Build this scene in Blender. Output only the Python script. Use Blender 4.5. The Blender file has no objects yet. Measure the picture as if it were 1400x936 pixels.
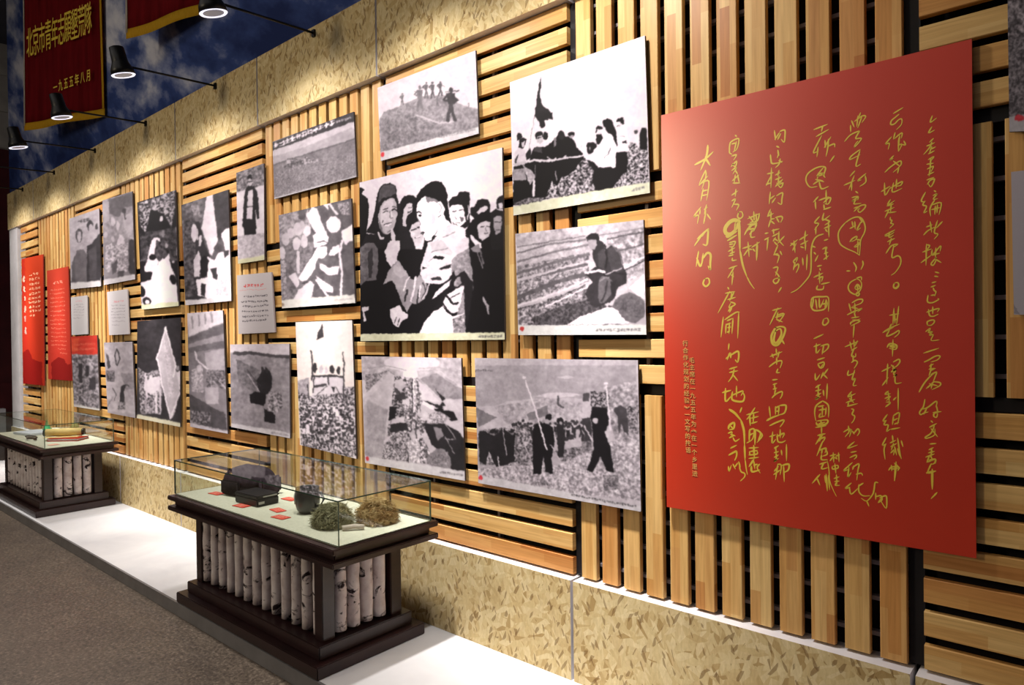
import bpy, bmesh, math, random
import numpy as np
from mathutils import Vector, Matrix

random.seed(7)
R_ = random.random
scene = bpy.context.scene
COL = scene.collection

# ------------------------------------------------------------------ camera
# solved from the photograph's vanishing points; x runs along the wall, y into it, z up
FPX, CX, CY = 930.0, 700.0, 468.0
CAMZ = 1.477
_v1 = np.array([-372 - CX, 475 - CY, FPX])
_sl = -.0125
_a = _v1[1]
_X = -(FPX * FPX + _a * (_a + _sl * 1072)) / (_v1[0] + _a * _sl)
_v2 = np.array([_X, _a + _sl * (_X + 1072), FPX])
_ex = -_v1 / np.linalg.norm(_v1)
_ey = _v2 / np.linalg.norm(_v2)
_ez = np.cross(_ex, _ey)
RM = np.stack([_ex, _ey, _ez], 1)          # camera(right,down,fwd) = RM @ world
cam = bpy.data.objects.new('camera', bpy.data.cameras.new('camera'))
COL.objects.link(cam)
cam.data.sensor_width = 36.0
cam.data.lens = FPX / 1400 * 36.0
cam.data.clip_start = .02
cam.data.clip_end = 100
M = Matrix.Identity(4)
for i in range(3):
    M[i][0] = RM[0][i]; M[i][1] = -RM[1][i]; M[i][2] = -RM[2][i]
M[2][3] = CAMZ
cam.matrix_world = M
scene.camera = cam

# ------------------------------------------------------------------ world, lights, exposure
scene.view_settings.view_transform = 'Standard'
scene.view_settings.look = 'None'
scene.view_settings.gamma = 1.0
scene.view_settings.use_curve_mapping = False
scene.view_settings.exposure = 0.0
w = bpy.data.worlds.new('hall'); scene.world = w; w.use_nodes = True
w.node_tree.nodes['Background'].inputs[0].default_value = (.9, .88, 1.0, 1)
w.node_tree.nodes['Background'].inputs[1].default_value = .06
SPOT_W, SPOT_ANG, SPOT_BLEND = 590.0, 164.0, .25
def area(name, loc, size, power, color, rot=(0, 0, 0)):
    L = bpy.data.lights.new(name, 'AREA'); L.shape = 'RECTANGLE'; L.size, L.size_y = size
    L.energy = power; L.color = color
    o = bpy.data.objects.new(name, L); COL.objects.link(o); o.location = loc; o.rotation_euler = rot
    return o
area('hall_fill_light', (-4.5, -2.2, 5.9), (9, 3), 72, (1, .94, .92))  # unseen overhead fill, added to brighten the hall and the mural

o_ = area('panel_glare_light', (-5.75, -5.0, 3.9), (.8, 2.0), 125, (1, .84, .58))  # unseen source, added behind the camera to put glare on the vermilion panel
V_ = Vector
o_.rotation_euler = (V_((-1.25, 2.26, 1.95)) - V_(o_.location)).to_track_quat('-Z', 'Y').to_euler()
def beam_nodes(L):
    # photometric distribution of the fixture: narrow beam with wide soft spill, by angle from the axis
    L.use_nodes = True; t = L.node_tree; e = t.nodes['Emission']
    tc = t.nodes.new('ShaderNodeTexCoord'); sp = t.nodes.new('ShaderNodeSeparateXYZ'); t.links.new(tc.outputs['Normal'], sp.inputs[0])
    ab = t.nodes.new('ShaderNodeMath'); ab.operation = 'ABSOLUTE'; t.links.new(sp.outputs[2], ab.inputs[0])
    ac = t.nodes.new('ShaderNodeMath'); ac.operation = 'ARCCOSINE'; t.links.new(ab.outputs[0], ac.inputs[0])
    nm = t.nodes.new('ShaderNodeMath'); nm.operation = 'DIVIDE'; t.links.new(ac.outputs[0], nm.inputs[0]); nm.inputs[1].default_value = math.pi / 2
    r = t.nodes.new('ShaderNodeValToRGB'); r.color_ramp.interpolation = 'B_SPLINE'; t.links.new(nm.outputs[0], r.inputs[0])
    st = [(0, 1), (4, .95), (8, .72), (13, .33), (19, .15), (27, .095), (40, .08), (52, .065), (61, .033), (69, .0)]
    el = r.color_ramp.elements
    while len(el) < len(st): el.new(.5)
    for i, (a, v) in enumerate(st): el[i].position = a / 90; el[i].color = (v, v, v, 1)
    t.links.new(r.outputs[0], e.inputs['Strength'])

# ------------------------------------------------------------------ helpers
WY = 2.285        # slat face plane
def lin(c):
    return tuple(((v / 255) / 12.92 if v / 255 <= .04045 else ((v / 255 + .055) / 1.055) ** 2.4) for v in c)
def lin4(c): return lin(c) + (1,)
def unp(px, py, y=None, x=None, z=None):
    d = RM.T @ np.array([px - CX, py - CY, FPX])
    t = y / d[1] if y is not None else (x / d[0] if x is not None else (z - CAMZ) / d[2])
    p = d * t
    return (p[0], p[1], p[2] + CAMZ)

def mat(name, base=(200, 200, 200), rough=.6, metal=0., spec=.5, emit=None, estr=0):
    m = bpy.data.materials.new(name); m.use_nodes = True
    b = m.node_tree.nodes['Principled BSDF']
    b.inputs['Base Color'].default_value = lin4(base)
    b.inputs['Roughness'].default_value = rough
    b.inputs['Metallic'].default_value = metal
    b.inputs['Specular IOR Level'].default_value = spec
    if emit:
        b.inputs['Emission Color'].default_value = lin4(emit); b.inputs['Emission Strength'].default_value = estr
    return m
class NT:
    def __init__(s, m): s.m = m; s.t = m.node_tree; s.b = s.t.nodes['Principled BSDF']
    def n(s, typ, **kw):
        x = s.t.nodes.new(typ)
        for k, v in kw.items():
            if k in x.inputs: x.inputs[k].default_value = v
            else: setattr(x, k, v)
        return x
    def l(s, a, b): s.t.links.new(a, b)
    def ramp(s, fac, stops, interp='LINEAR'):
        r = s.n('ShaderNodeValToRGB'); r.color_ramp.interpolation = interp
        e = r.color_ramp.elements
        while len(e) < len(stops): e.new(.5)
        for i, (p, c) in enumerate(stops):
            e[i].position = p; e[i].color = lin4(c) if max(c) > 1 else tuple(c) + (1,)
        s.l(fac, r.inputs[0]); return r.outputs[0]
    def mix(s, f, a, b, mode='MIX'):
        x = s.n('ShaderNodeMix', data_type='RGBA', blend_type=mode)
        for i, v in ((0, f), (6, a), (7, b)):
            if hasattr(v, 'links'): s.l(v, x.inputs[i])
            elif isinstance(v, tuple): x.inputs[i].default_value = lin4(v)
            else: x.inputs[i].default_value = v
        return x.outputs[2]
    def coord(s, kind='Object', scale=(1, 1, 1), rot=(0, 0, 0), loc=(0, 0, 0)):
        c = s.n('ShaderNodeTexCoord'); mp = s.n('ShaderNodeMapping')
        mp.inputs['Scale'].default_value = scale; mp.inputs['Rotation'].default_value = rot; mp.inputs['Location'].default_value = loc
        s.l(c.outputs[kind], mp.inputs[0]); return mp.outputs[0]
    def wcoord(s, scale=(1, 1, 1), rot=(0, 0, 0)):
        g = s.n('ShaderNodeNewGeometry'); mp = s.n('ShaderNodeMapping', vector_type='TEXTURE')
        mp.inputs['Scale'].default_value = tuple(1 / k for k in scale); mp.inputs['Rotation'].default_value = rot
        s.l(g.outputs['Position'], mp.inputs[0]); return mp.outputs[0]
    def noise(s, vec, scale=5, detail=4, rough=.6, dist=0):
        x = s.n('ShaderNodeTexNoise'); x.inputs['Scale'].default_value = scale; x.inputs['Detail'].default_value = detail
        x.inputs['Roughness'].default_value = rough; x.inputs['Distortion'].default_value = dist
        s.l(vec, x.inputs['Vector']); return x.outputs['Fac']
    def bump(s, h, strength=.3, dist=.01):
        b = s.n('ShaderNodeBump'); b.inputs['Strength'].default_value = strength; b.inputs['Distance'].default_value = dist
        s.l(h, b.inputs['Height']); s.l(b.outputs[0], s.b.inputs['Normal'])

# --- materials
def m_slat():
    m = mat('laminated_pine', rough=.45); q = NT(m)
    tc = q.n('ShaderNodeTexCoord'); oi = q.n('ShaderNodeObjectInfo')
    sx = q.n('ShaderNodeSeparateXYZ'); q.l(tc.outputs['Object'], sx.inputs[0])
    a = q.n('ShaderNodeMath', operation='MULTIPLY_ADD'); q.l(oi.outputs['Random'], a.inputs[0]); a.inputs[1].default_value = 37.; q.l(sx.outputs[0], a.inputs[2])
    b = q.n('ShaderNodeMath', operation='MULTIPLY_ADD'); q.l(oi.outputs['Random'], b.inputs[0]); b.inputs[1].default_value = 3.7; q.l(sx.outputs[2], b.inputs[2])
    cv = q.n('ShaderNodeCombineXYZ'); q.l(a.outputs[0], cv.inputs[0]); q.l(b.outputs[0], cv.inputs[1])
    br = q.n('ShaderNodeTexBrick', offset=.43, offset_frequency=2)
    q.l(cv.outputs[0], br.inputs['Vector'])
    br.inputs['Scale'].default_value = 1; br.inputs['Brick Width'].default_value = .31; br.inputs['Row Height'].default_value = .034
    br.inputs['Mortar Size'].default_value = 0; br.inputs['Bias'].default_value = 0
    br.inputs['Color1'].default_value = (0, 0, 0, 1); br.inputs['Color2'].default_value = (1, 1, 1, 1)
    tone = q.ramp(br.outputs['Color'], [(0, (216, 176, 114)), (.3, (232, 200, 142)), (.55, (210, 162, 98)), (.8, (226, 188, 126)), (1, (190, 130, 72))])
    mp = q.n('ShaderNodeMapping'); mp.inputs['Scale'].default_value = (2.2, 55, 1); q.l(cv.outputs[0], mp.inputs[0])
    g = q.noise(mp.outputs[0], 1.5, 5, .6, .6)
    gr = q.ramp(g, [(.3, (196, 176, 150)), (.62, (255, 255, 255))])
    c = q.mix(.55, tone, gr, 'MULTIPLY')
    ob = q.ramp(oi.outputs['Random'], [(0, (255, 246, 226)), (.35, (246, 230, 204)), (.7, (255, 255, 246)), (.88, (246, 216, 180)), (1, (232, 184, 138))])
    c = q.mix(.75, c, ob, 'MULTIPLY')
    q.l(c, q.b.inputs['Base Color']); q.b.inputs['Specular IOR Level'].default_value = .35
    return m
def m_osb():
    m = mat('oriented_strand_board', rough=.75, spec=.2); q = NT(m)
    def flakes(rot, sc):
        v = q.wcoord(sc, rot); nz = q.n('ShaderNodeTexVoronoi'); nz.inputs['Scale'].default_value = 1
        q.l(v, nz.inputs['Vector']); s = q.n('ShaderNodeSeparateColor'); q.l(nz.outputs['Color'], s.inputs[0]); return s, nz
    s1, _ = flakes((0, .25, 0), (52, 1, 19)); s2, _ = flakes((0, -.6, 0), (48, 1, 16)); s3, _ = flakes((0, 1.25, 0), (44, 1, 15))
    st = [(0, (176, 148, 98)), (.08, (196, 170, 120)), (.2, (208, 184, 134)), (.5, (216, 196, 148)), (.85, (226, 208, 164)), (1, (204, 178, 128))]
    c1 = q.ramp(s1.outputs[0], st); c2 = q.ramp(s2.outputs[0], st); c3 = q.ramp(s3.outputs[0], st)
    a = q.n('ShaderNodeMath', operation='GREATER_THAN'); q.l(s2.outputs[1], a.inputs[0]); a.inputs[1].default_value = .62
    b = q.n('ShaderNodeMath', operation='GREATER_THAN'); q.l(s3.outputs[1], b.inputs[0]); b.inputs[1].default_value = .74
    c = q.mix(a.outputs[0], c1, c2); c = q.mix(b.outputs[0], c, c3)
    # sparse dark chips
    s4, _ = flakes((0, .5, 0), (90, 1, 30)); s5, _ = flakes((0, -.35, 0), (110, 1, 34))
    for s, k in ((s4, .945), (s5, .955)):
        t = q.n('ShaderNodeMath', operation='GREATER_THAN'); q.l(s.outputs[2], t.inputs[0]); t.inputs[1].default_value = k
        u = q.n('ShaderNodeMath', operation='MULTIPLY'); q.l(t.outputs[0], u.inputs[0]); u.inputs[1].default_value = .6
        c = q.mix(u.outputs[0], c, (120, 88, 48))
    n = q.noise(q.wcoord((26, 1, 9)), 3, 4, .7, .8)
    c = q.mix(.35, c, q.ramp(n, [(.3, (170, 150, 118)), (.7, (255, 255, 255))]), 'MULTIPLY')
    q.l(c, q.b.inputs['Base Color']); q.bump(s1.outputs[0], .25, .003)
    return m
def m_floor():
    m = mat('speckled_granite', rough=.42, spec=.4); q = NT(m)
    a = q.noise(q.wcoord(), 60, 4, .75); b = q.noise(q.wcoord(), 1.7, 5, .6, .4)
    c = q.ramp(a, [(.3, (58, 50, 44)), (.45, (98, 87, 77)), (.56, (122, 110, 98)), (.72, (172, 158, 144))])
    c = q.mix(.6, c, q.ramp(b, [(.3, (170, 160, 160)), (.7, (255, 250, 240))]), 'MULTIPLY')
    d = q.noise(q.wcoord(), 14, 4, .7); c = q.mix(.5, c, q.ramp(d, [(.35, (170, 164, 160)), (.65, (255, 255, 255))]), 'MULTIPLY')
    q.l(c, q.b.inputs['Base Color']); q.bump(a, .12, .002); return m
def m_plat():
    m = mat('white_platform_board', rough=.55, spec=.3); q = NT(m)
    b = q.noise(q.wcoord(), 2.2, 4, .6, .5)
    q.l(q.ramp(b, [(.3, (206, 206, 212)), (.7, (226, 226, 230))]), q.b.inputs['Base Color']); return m
def m_sky():
    m = mat('printed_sky_mural', rough=.7, spec=.1); q = NT(m)
    a = q.noise(q.wcoord((.75, 1, 1.7), (0, .5, 0)), 1.5, 6, .58, .15)
    c = q.ramp(a, [(.36, (30, 44, 92)), (.47, (52, 70, 126)), (.56, (120, 130, 168)), (.66, (190, 192, 208)), (.8, (214, 214, 222))])
    q.l(c, q.b.inputs['Base Color']); return m
def m_birch():
    m = mat('birch_bark', rough=.75, spec=.2); q = NT(m)
    tc = q.n('ShaderNodeTexCoord'); oi = q.n('ShaderNodeObjectInfo')
    ad = q.n('ShaderNodeVectorMath', operation='ADD'); q.l(tc.outputs['Object'], ad.inputs[0])
    sc = q.n('ShaderNodeMath', operation='MULTIPLY'); q.l(oi.outputs['Random'], sc.inputs[0]); sc.inputs[1].default_value = 60
    cm = q.n('ShaderNodeCombineXYZ'); q.l(sc.outputs[0], cm.inputs[0]); q.l(sc.outputs[0], cm.inputs[2]); q.l(cm.outputs[0], ad.inputs[1])
    mp = q.n('ShaderNodeMapping'); mp.inputs['Scale'].default_value = (12, 12, 15); q.l(ad.outputs[0], mp.inputs[0])
    a = q.noise(mp.outputs[0], 1.0, 4, .6, 1.2)
    mp2 = q.n('ShaderNodeMapping'); mp2.inputs['Scale'].default_value = (16, 16, 14); q.l(ad.outputs[0], mp2.inputs[0])
    b = q.noise(mp2.outputs[0], 1, 3, .6)
    base = q.ramp(b, [(.3, (196, 180, 180)), (.5, (222, 210, 210)), (.7, (236, 228, 228))])
    c = q.mix(q.ramp(a, [(.57, (0, 0, 0)), (.635, (1, 1, 1))]), base, (46, 36, 40))
    q.l(c, q.b.inputs['Base Color']); return m
def m_noise(name, c0, c1, scale, rough=.6, spec=.3, stretch=(1, 1, 1), bump=0):
    m = mat(name, rough=rough, spec=spec); q = NT(m)
    a = q.noise(q.coord('Object', stretch), scale, 4, .6)
    q.l(q.ramp(a, [(.32, c0), (.68, c1)]), q.b.inputs['Base Color'])
    if bump: q.bump(a, bump, .004)
    return m
def m_glass():
    m = bpy.data.materials.new('case_glass'); m.use_nodes = True; t = m.node_tree; t.nodes.clear()
    o = t.nodes.new('ShaderNodeOutputMaterial'); mx = t.nodes.new('ShaderNodeMixShader'); tr = t.nodes.new('ShaderNodeBsdfTransparent')
    gl = t.nodes.new('ShaderNodeBsdfGlossy'); fr = t.nodes.new('ShaderNodeFresnel'); fr.inputs[0].default_value = 1.5
    tr.inputs[0].default_value = (.93, .955, .94, 1); gl.inputs['Roughness'].default_value = .01
    gl.inputs['Color'].default_value = (.95, .98, .96, 1)
    g = t.nodes.new('ShaderNodeNewGeometry'); iv = t.nodes.new('ShaderNodeMath'); iv.operation = 'SUBTRACT'; iv.inputs[0].default_value = 1
    ml = t.nodes.new('ShaderNodeMath'); ml.operation = 'MULTIPLY'; t.links.new(g.outputs['Backfacing'], iv.inputs[1])
    t.links.new(fr.outputs[0], ml.inputs[0]); t.links.new(iv.outputs[0], ml.inputs[1]); t.links.new(ml.outputs[0], mx.inputs[0]); t.links.new(tr.outputs[0], mx.inputs[1]); t.links.new(gl.outputs[0], mx.inputs[2])
    t.links.new(mx.outputs[0], o.inputs[0]); return m
MT = dict(
    slat=m_slat(), osb=m_osb(), floor=m_floor(), plat=m_plat(), sky=m_sky(), birch=m_birch(), glass=m_glass(),
    white=m_noise('white_laminate_edge', (206, 202, 206), (224, 220, 224), 6, .5),
    black=m_noise('black_painted_steel', (20, 18, 22), (30, 27, 32), 9, .55),
    back=m_noise('dark_backing_board', (14, 9, 10), (24, 14, 15), 4, .8),
    rail=m_noise('galvanised_rail', (110, 104, 110), (140, 134, 140), 20, .4),
    kerb=m_noise('grey_kerb_metal', (112, 110, 112), (128, 126, 128), 5, .45),
    mahog=m_noise('dark_mahogany', (36, 20, 22), (52, 30, 31), 5, .32, .5, (1, 1, 6)),
    gedge=mat('green_glass_edge', (60, 84, 74), .2), felt=m_noise('pale_display_felt', (190, 186, 170), (204, 200, 184), 60, .9),
    plaster=m_noise('grey_stone_cladding', (150, 144, 136), (172, 166, 156), 3, .7),
    maroon=m_noise('maroon_door_paint', (62, 12, 16), (82, 18, 22), 3, .6),
    ceil=m_noise('dark_ceiling', (60, 60, 66), (74, 74, 80), 2, .9),
    red=m_noise('vermilion_printed_panel', (196, 44, 14), (204, 50, 18), 1.5, .27, .7),
    gold=m_noise('gold_print', (238, 202, 60), (248, 216, 76), 12, .3, .7),
    pgold=m_noise('pale_gold_print', (216, 160, 84), (226, 170, 94), 12, .5),
    velvet=m_noise('crimson_velvet', (112, 16, 24), (140, 26, 34), 3, .9, .1, (6, 6, .6)),
    fringe=m_noise('yellow_fringe', (206, 158, 30), (232, 188, 52), 30, .8, .2, (14, 14, 1)),
    mount=m_noise('dark_mounting_foam', (46, 30, 28), (60, 42, 38), 20, .8),
    cord=m_noise('white_cord_tape', (190, 180, 170), (214, 204, 194), 20, .8),
    lampb=m_noise('black_lamp_metal', (12, 12, 14), (20, 20, 22), 20, .4),
    lens=mat('lit_lamp_lens', (240, 240, 255), .3, emit=(236, 236, 255), estr=1.1),
    lensd=mat('frosted_lamp_lens', (90, 90, 100), .3, emit=(200, 204, 230), estr=.16),
)
for k_ in ('red', 'gold', 'pgold'):
    b_ = MT[k_].node_tree.nodes['Principled BSDF']
    b_.inputs['Coat Weight'].default_value = 1.0; b_.inputs['Coat Roughness'].default_value = .3; b_.inputs['Coat IOR'].default_value = 1.65
def link(name, me, m=None, parent=None, loc=None):
    o = bpy.data.objects.new(name, me); COL.objects.link(o)
    if m is not None:
        for x in (m if isinstance(m, (list, tuple)) else [m]): me.materials.append(x)
    if parent is not None: o.parent = parent
    if loc is not None: o.location = loc
    return o
def bme(bm, name='m', smooth=False):
    me = bpy.data.meshes.new(name); bm.normal_update(); bm.to_mesh(me); bm.free()
    if smooth:
        for p in me.polygons: p.use_smooth = True
    return me
def add_box(bm, x0, x1, y0, y1, z0, z1, mi=0):
    v = [bm.verts.new((x, y, z)) for x in (x0, x1) for y in (y0, y1) for z in (z0, z1)]
    fs = []
    for q in ((0, 1, 3, 2), (4, 6, 7, 5), (0, 4, 5, 1), (2, 3, 7, 6), (0, 2, 6, 4), (1, 5, 7, 3)):
        f = bm.faces.new([v[i] for i in q]); f.material_index = mi; fs.append(f)
    return fs          # -x, +x, -y, +y, -z, +z
def box(name, x0, x1, y0, y1, z0, z1, m, parent=None, bevel=0):
    bm = bmesh.new(); cx, cy, cz = (x0 + x1) / 2, (y0 + y1) / 2, (z0 + z1) / 2
    add_box(bm, x0 - cx, x1 - cx, y0 - cy, y1 - cy, z0 - cz, z1 - cz)
    bmesh.ops.recalc_face_normals(bm, faces=bm.faces)
    if bevel: bmesh.ops.bevel(bm, geom=bm.edges[:], offset=bevel, segments=2, affect='EDGES')
    o = link(name, bme(bm, name), m, None, (cx, cy, cz))
    if parent is not None:
        o.parent = parent; o.location = (cx - parent.location.x, cy - parent.location.y, cz - parent.location.z)
    return o
def tube(bm, pts, r, n=10, caps=True):
    pts = [Vector(p) for p in pts]; rings = []
    rr = r if isinstance(r, (list, tuple)) else [r] * len(pts)
    up = Vector((0, 0, 1))
    for i, p in enumerate(pts):
        t = (pts[min(i + 1, len(pts) - 1)] - pts[max(i - 1, 0)]).normalized()
        a = t.cross(up if abs(t.z) < .95 else Vector((1, 0, 0))).normalized(); b = t.cross(a)
        rings.append([bm.verts.new(p + rr[i] * (math.cos(2 * math.pi * k / n) * a + math.sin(2 * math.pi * k / n) * b)) for k in range(n)])
    for i in range(len(rings) - 1):
        for k in range(n):
            bm.faces.new((rings[i][k], rings[i][(k + 1) % n], rings[i + 1][(k + 1) % n], rings[i + 1][k]))
    if caps: bm.faces.new(rings[0][::-1]); bm.faces.new(rings[-1])
def empty(name, loc):
    o = bpy.data.objects.new(name, None); COL.objects.link(o); o.location = loc; o.empty_display_size = .1; return o
def tag(o, label=None, cat=None, group=None, kind=None):
    if label: o['label'] = label
    if cat: o['category'] = cat
    if group: o['group'] = group
    if kind: o['kind'] = kind
    return o
def quadobj(name, pts, thick, m, parent, side=None):
    """a thin slab; pts = TL,TR,BR,BL on its front face (world), extruded +y; uv on the front"""
    bm = bmesh.new(); uv = bm.loops.layers.uv.new('uv'); o0 = parent.location
    f = [bm.verts.new(Vector(p) - o0) for p in pts]; b = [bm.verts.new(Vector(p) - o0 + Vector((0, thick, 0))) for p in pts]
    fr = bm.faces.new((f[3], f[2], f[1], f[0]))
    for lp, c in zip(fr.loops, ((0, 0), (1, 0), (1, 1), (0, 1))): lp[uv].uv = c
    for i in range(4):
        j = (i + 1) % 4; s = bm.faces.new((f[i], f[j], b[j], b[i])); s.material_index = 1 if side else 0
    s = bm.faces.new(b); s.material_index = 1 if side else 0
    return link(name, bme(bm, name), [m, side] if side else m, parent)

# ------------------------------------------------------------------ the setting
XL, XR = -9.70, 2.02
fl = box('floor', -13.5, 6, -6.5, 3.2, -.1, 0, MT['floor']); tag(fl, 'brown speckled granite floor', kind='structure')
pf = empty('trim_1', (-3, 1.57, 0)); tag(pf, 'low white platform with grey kerb along the wall', kind='structure')
box('platform_top', -10.05, 2.02, 1.582, 2.30, .0, .071, MT['plat'], pf)
box('kerb', -10.05, 2.02, 1.57, 1.5815, .0, .0705, MT['kerb'], pf)
wb = box('wall_back', -10.03, 2.02, 2.346, 2.45, 0, 6, MT['back']); tag(wb, 'display wall of slats between strand board bands', kind='structure')
ml = box('wall_mural', -10.03, 2.02, 2.27, 2.345, 3.30, 6, MT['sky']); tag(ml, 'blue printed sky mural with grey clouds', kind='structure')
ep = box('trim_2', -10.03, -9.70, 2.262, 2.345, .072, 2.858, MT['white']); tag(ep, 'white upright at the far end of the slat wall', kind='structure')
fw = box('wall_far', -12.7, -12.5, -6.5, 3.2, 0, 6, MT['plaster']); tag(fw, 'grey stone clad far wall', kind='structure')
for k in range(3):
    for j in range(4):
        z0, z1 = 4.43 + k * .55, 4.43 + (k + 1) * .55 - .012
        y0 = -1.2 + j * 1.1
        box('stone_panel', -12.5, -12.485, y0, min(y0 + 1.088, 3.2), z0, min(z1, 5.999), MT['plaster'], fw)
dr = box('door_1', -12.499, -12.44, 1.2, 3.15, 0.0, 4.40, MT['maroon']); tag(dr, 'tall dark maroon doorway at the far end', kind='structure')
for y in (1.35, 2.0, 2.65):
    box('door_panel', -12.44, -12.425, y, y + .42, .9, 4.1, MT['maroon'], dr, .004)
box('skirting_block', -12.44, -12.30, 2.35, 2.69, .0, .52, MT['white'], dr)
cl = box('ceiling', -12.7, 6, -6.5, 3.2, 6.0, 6.1, MT['ceil']); tag(cl, 'dark hall ceiling', kind='structure')

def wchild(name, me, m, loc, rot=(0, 0, 0)):
    o = bpy.data.objects.new(name, me); COL.objects.link(o); o.parent = wb
    if m is not None and not me.materials: me.materials.append(m)
    o.location = Vector(loc) - wb.location; o.rotation_euler = rot; return o
def slat_mesh(L, W=.07, T=.025):
    bm = bmesh.new(); add_box(bm, -L / 2, L / 2, -T / 2, T / 2, -W / 2, W / 2)
    bmesh.ops.recalc_face_normals(bm, faces=bm.faces)
    bmesh.ops.bevel(bm, geom=[e for e in bm.edges if e.calc_length() > .2], offset=.002, segments=1, affect='EDGES')
    return bme(bm, 'slat')
edges = [-.42 - 1.221 * k for k in range(8)]
cols = [(-9.68, edges[7], 1, .73)] + [(edges[k + 1], edges[k], 0 if k % 2 == 0 else 1, 0) for k in range(6, -1, -1)]
cols += [(edges[0], .801, 1, 0), (.801, 2.02, 0, 0)]
rows = [(.492, 1.252), (1.296, 2.056), (2.100, 2.857)]
SM = {}
def smesh(L):
    L = round(L, 3)
    if L not in SM: SM[L] = slat_mesh(L)
    return SM[L]
rails = bmesh.new(); bars = bmesh.new(); lugs = bmesh.new()
for ci, (xa, xb, kind, _) in enumerate(cols):
    a, b = xa + .022, xb - .022
    for ri, (z0, z1) in enumerate(rows):
        vert = (kind + ri) % 2 == 0
        if vert:
            n = max(1, int(round((b - a + .028) / .0975))); p = (b - a + .028) / n
            for i in range(n):
                x = a + p * i + (p - .028) / 2
                o = wchild('slat', smesh(z1 - z0), MT['slat'], (x, WY + .0125 + (R_() - .5) * .003, (z0 + z1) / 2), (0, math.pi / 2, 0))
                o.scale.z = (p - .028) / .07
            for i in range(7):
                z = z0 + .05 + i * .11
                add_box(rails, a, b, WY + .032, WY + .055, z, z + .013)
        else:
            n = 8; p = (z1 - z0 + .0275) / n
            for i in range(n):
                z = z0 + p * i + (p - .0275) / 2
                o = wchild('slat', smesh(b - a), MT['slat'], ((a + b) / 2, WY + .0125 + (R_() - .5) * .003, z))
                o.scale.z = (p - .0275) / .07
            for fx in (.25, .62):
                x = a + fx * (b - a); add_box(rails, x, x + .014, WY + .032, WY + .055, z0, z1)
    add_box(bars, xb - .021, xb + .021, WY + .026, 2.346, .49, 2.857)
for z in (1.274, 2.078):
    add_box(bars, -9.68, 2.02, WY + .027, 2.3455, z - .02, z + .02)
for bm_, nm, m_ in ((rails, 'batten_rails', MT['rail']), (bars, 'frame_bars', MT['black'])):
    bmesh.ops.recalc_face_normals(bm_, faces=bm_.faces)
    o = link(nm, bme(bm_, nm), m_); o.parent = wb; o.location = -wb.location
    if nm == 'batten_rails': tag(o, 'thin metal rails behind the slats', kind='stuff')
lugs.free()
def osb_panel(x0, x1, z0, z1):
    bm = bmesh.new(); fs = add_box(bm, x0, x1, 2.245, 2.3455, z0, z1)
    for f in fs: f.material_index = 1
    fs[2].material_index = 0
    bmesh.ops.recalc_face_normals(bm, faces=bm.faces)
    o = link('osb_panel', bme(bm, 'osb_panel'), [MT['osb'], MT['white']]); o.parent = wb; o.location = -wb.location
be = [-10.03] + [edges[k] for k in range(7, -1, -1)] + [.801, 2.02]
for i in range(len(be) - 1):
    osb_panel(be[i] + .006, be[i + 1] - .008, .072, .482)
    osb_panel(be[i] + .006, be[i + 1] - .008, 2.859, 3.292)

# ------------------------------------------------------------------ printing: pictures painted in numpy from traced shapes
BY = 2.262        # plane of the board fronts
def vnoise(x, y, seed):
    xi = np.floor(x).astype(np.int64); yi = np.floor(y).astype(np.int64); fx = x - xi; fy = y - yi
    fx = fx * fx * (3 - 2 * fx); fy = fy * fy * (3 - 2 * fy)
    def h(a, b):
        n = (a * 374761393 + b * 668265263 + seed * 1442695041) & 0xffffffff
        n = ((n ^ (n >> 13)) * 1274126177) & 0xffffffff
        return ((n ^ (n >> 16)) & 0xffff) / 65535.
    return (h(xi, yi) * (1 - fx) + h(xi + 1, yi) * fx) * (1 - fy) + (h(xi, yi + 1) * (1 - fx) + h(xi + 1, yi + 1) * fx) * fy
def fbm(x, y, seed):
    a = x * .8 - y * .6; b = x * .6 + y * .8; c = x * .3 + y * .954; d = x * .954 - y * .3
    return .42 * vnoise(a, b, seed) + .3 * vnoise(c * 2.1, d * 2.1, seed + 1) + .18 * vnoise(b * 4.3, a * 4.3, seed + 2) + .1 * vnoise(d * 8.7, c * 8.7, seed + 3)
def inpoly(X, Y, P):
    m = np.zeros(X.shape, bool); n = len(P)
    for i in range(n):
        x0, y0 = P[i]; x1, y1 = P[(i + 1) % n]
        if y0 == y1: continue
        c = ((y0 > Y) != (y1 > Y)) & (X < (x1 - x0) * (Y - y0) / (y1 - y0) + x0)
        m ^= c
    return m
def inline(X, Y, P, w):
    m = np.zeros(X.shape, bool)
    for (x0, y0), (x1, y1) in zip(P[:-1], P[1:]):
        dx, dy = x1 - x0, y1 - y0; L = dx * dx + dy * dy + 1e-9
        t = np.clip(((X - x0) * dx + (Y - y0) * dy) / L, 0, 1)
        m |= (X - x0 - t * dx) ** 2 + (Y - y0 - t * dy) ** 2 < (w / 2) ** 2
    return m
def colr(s):
    v = [float(k) for k in s.split(',')]
    if len(v) == 3: return np.array(v)
    g = v[0]; return np.array([g * .985 + 1, g * .938, g * .985 + 2])
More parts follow.
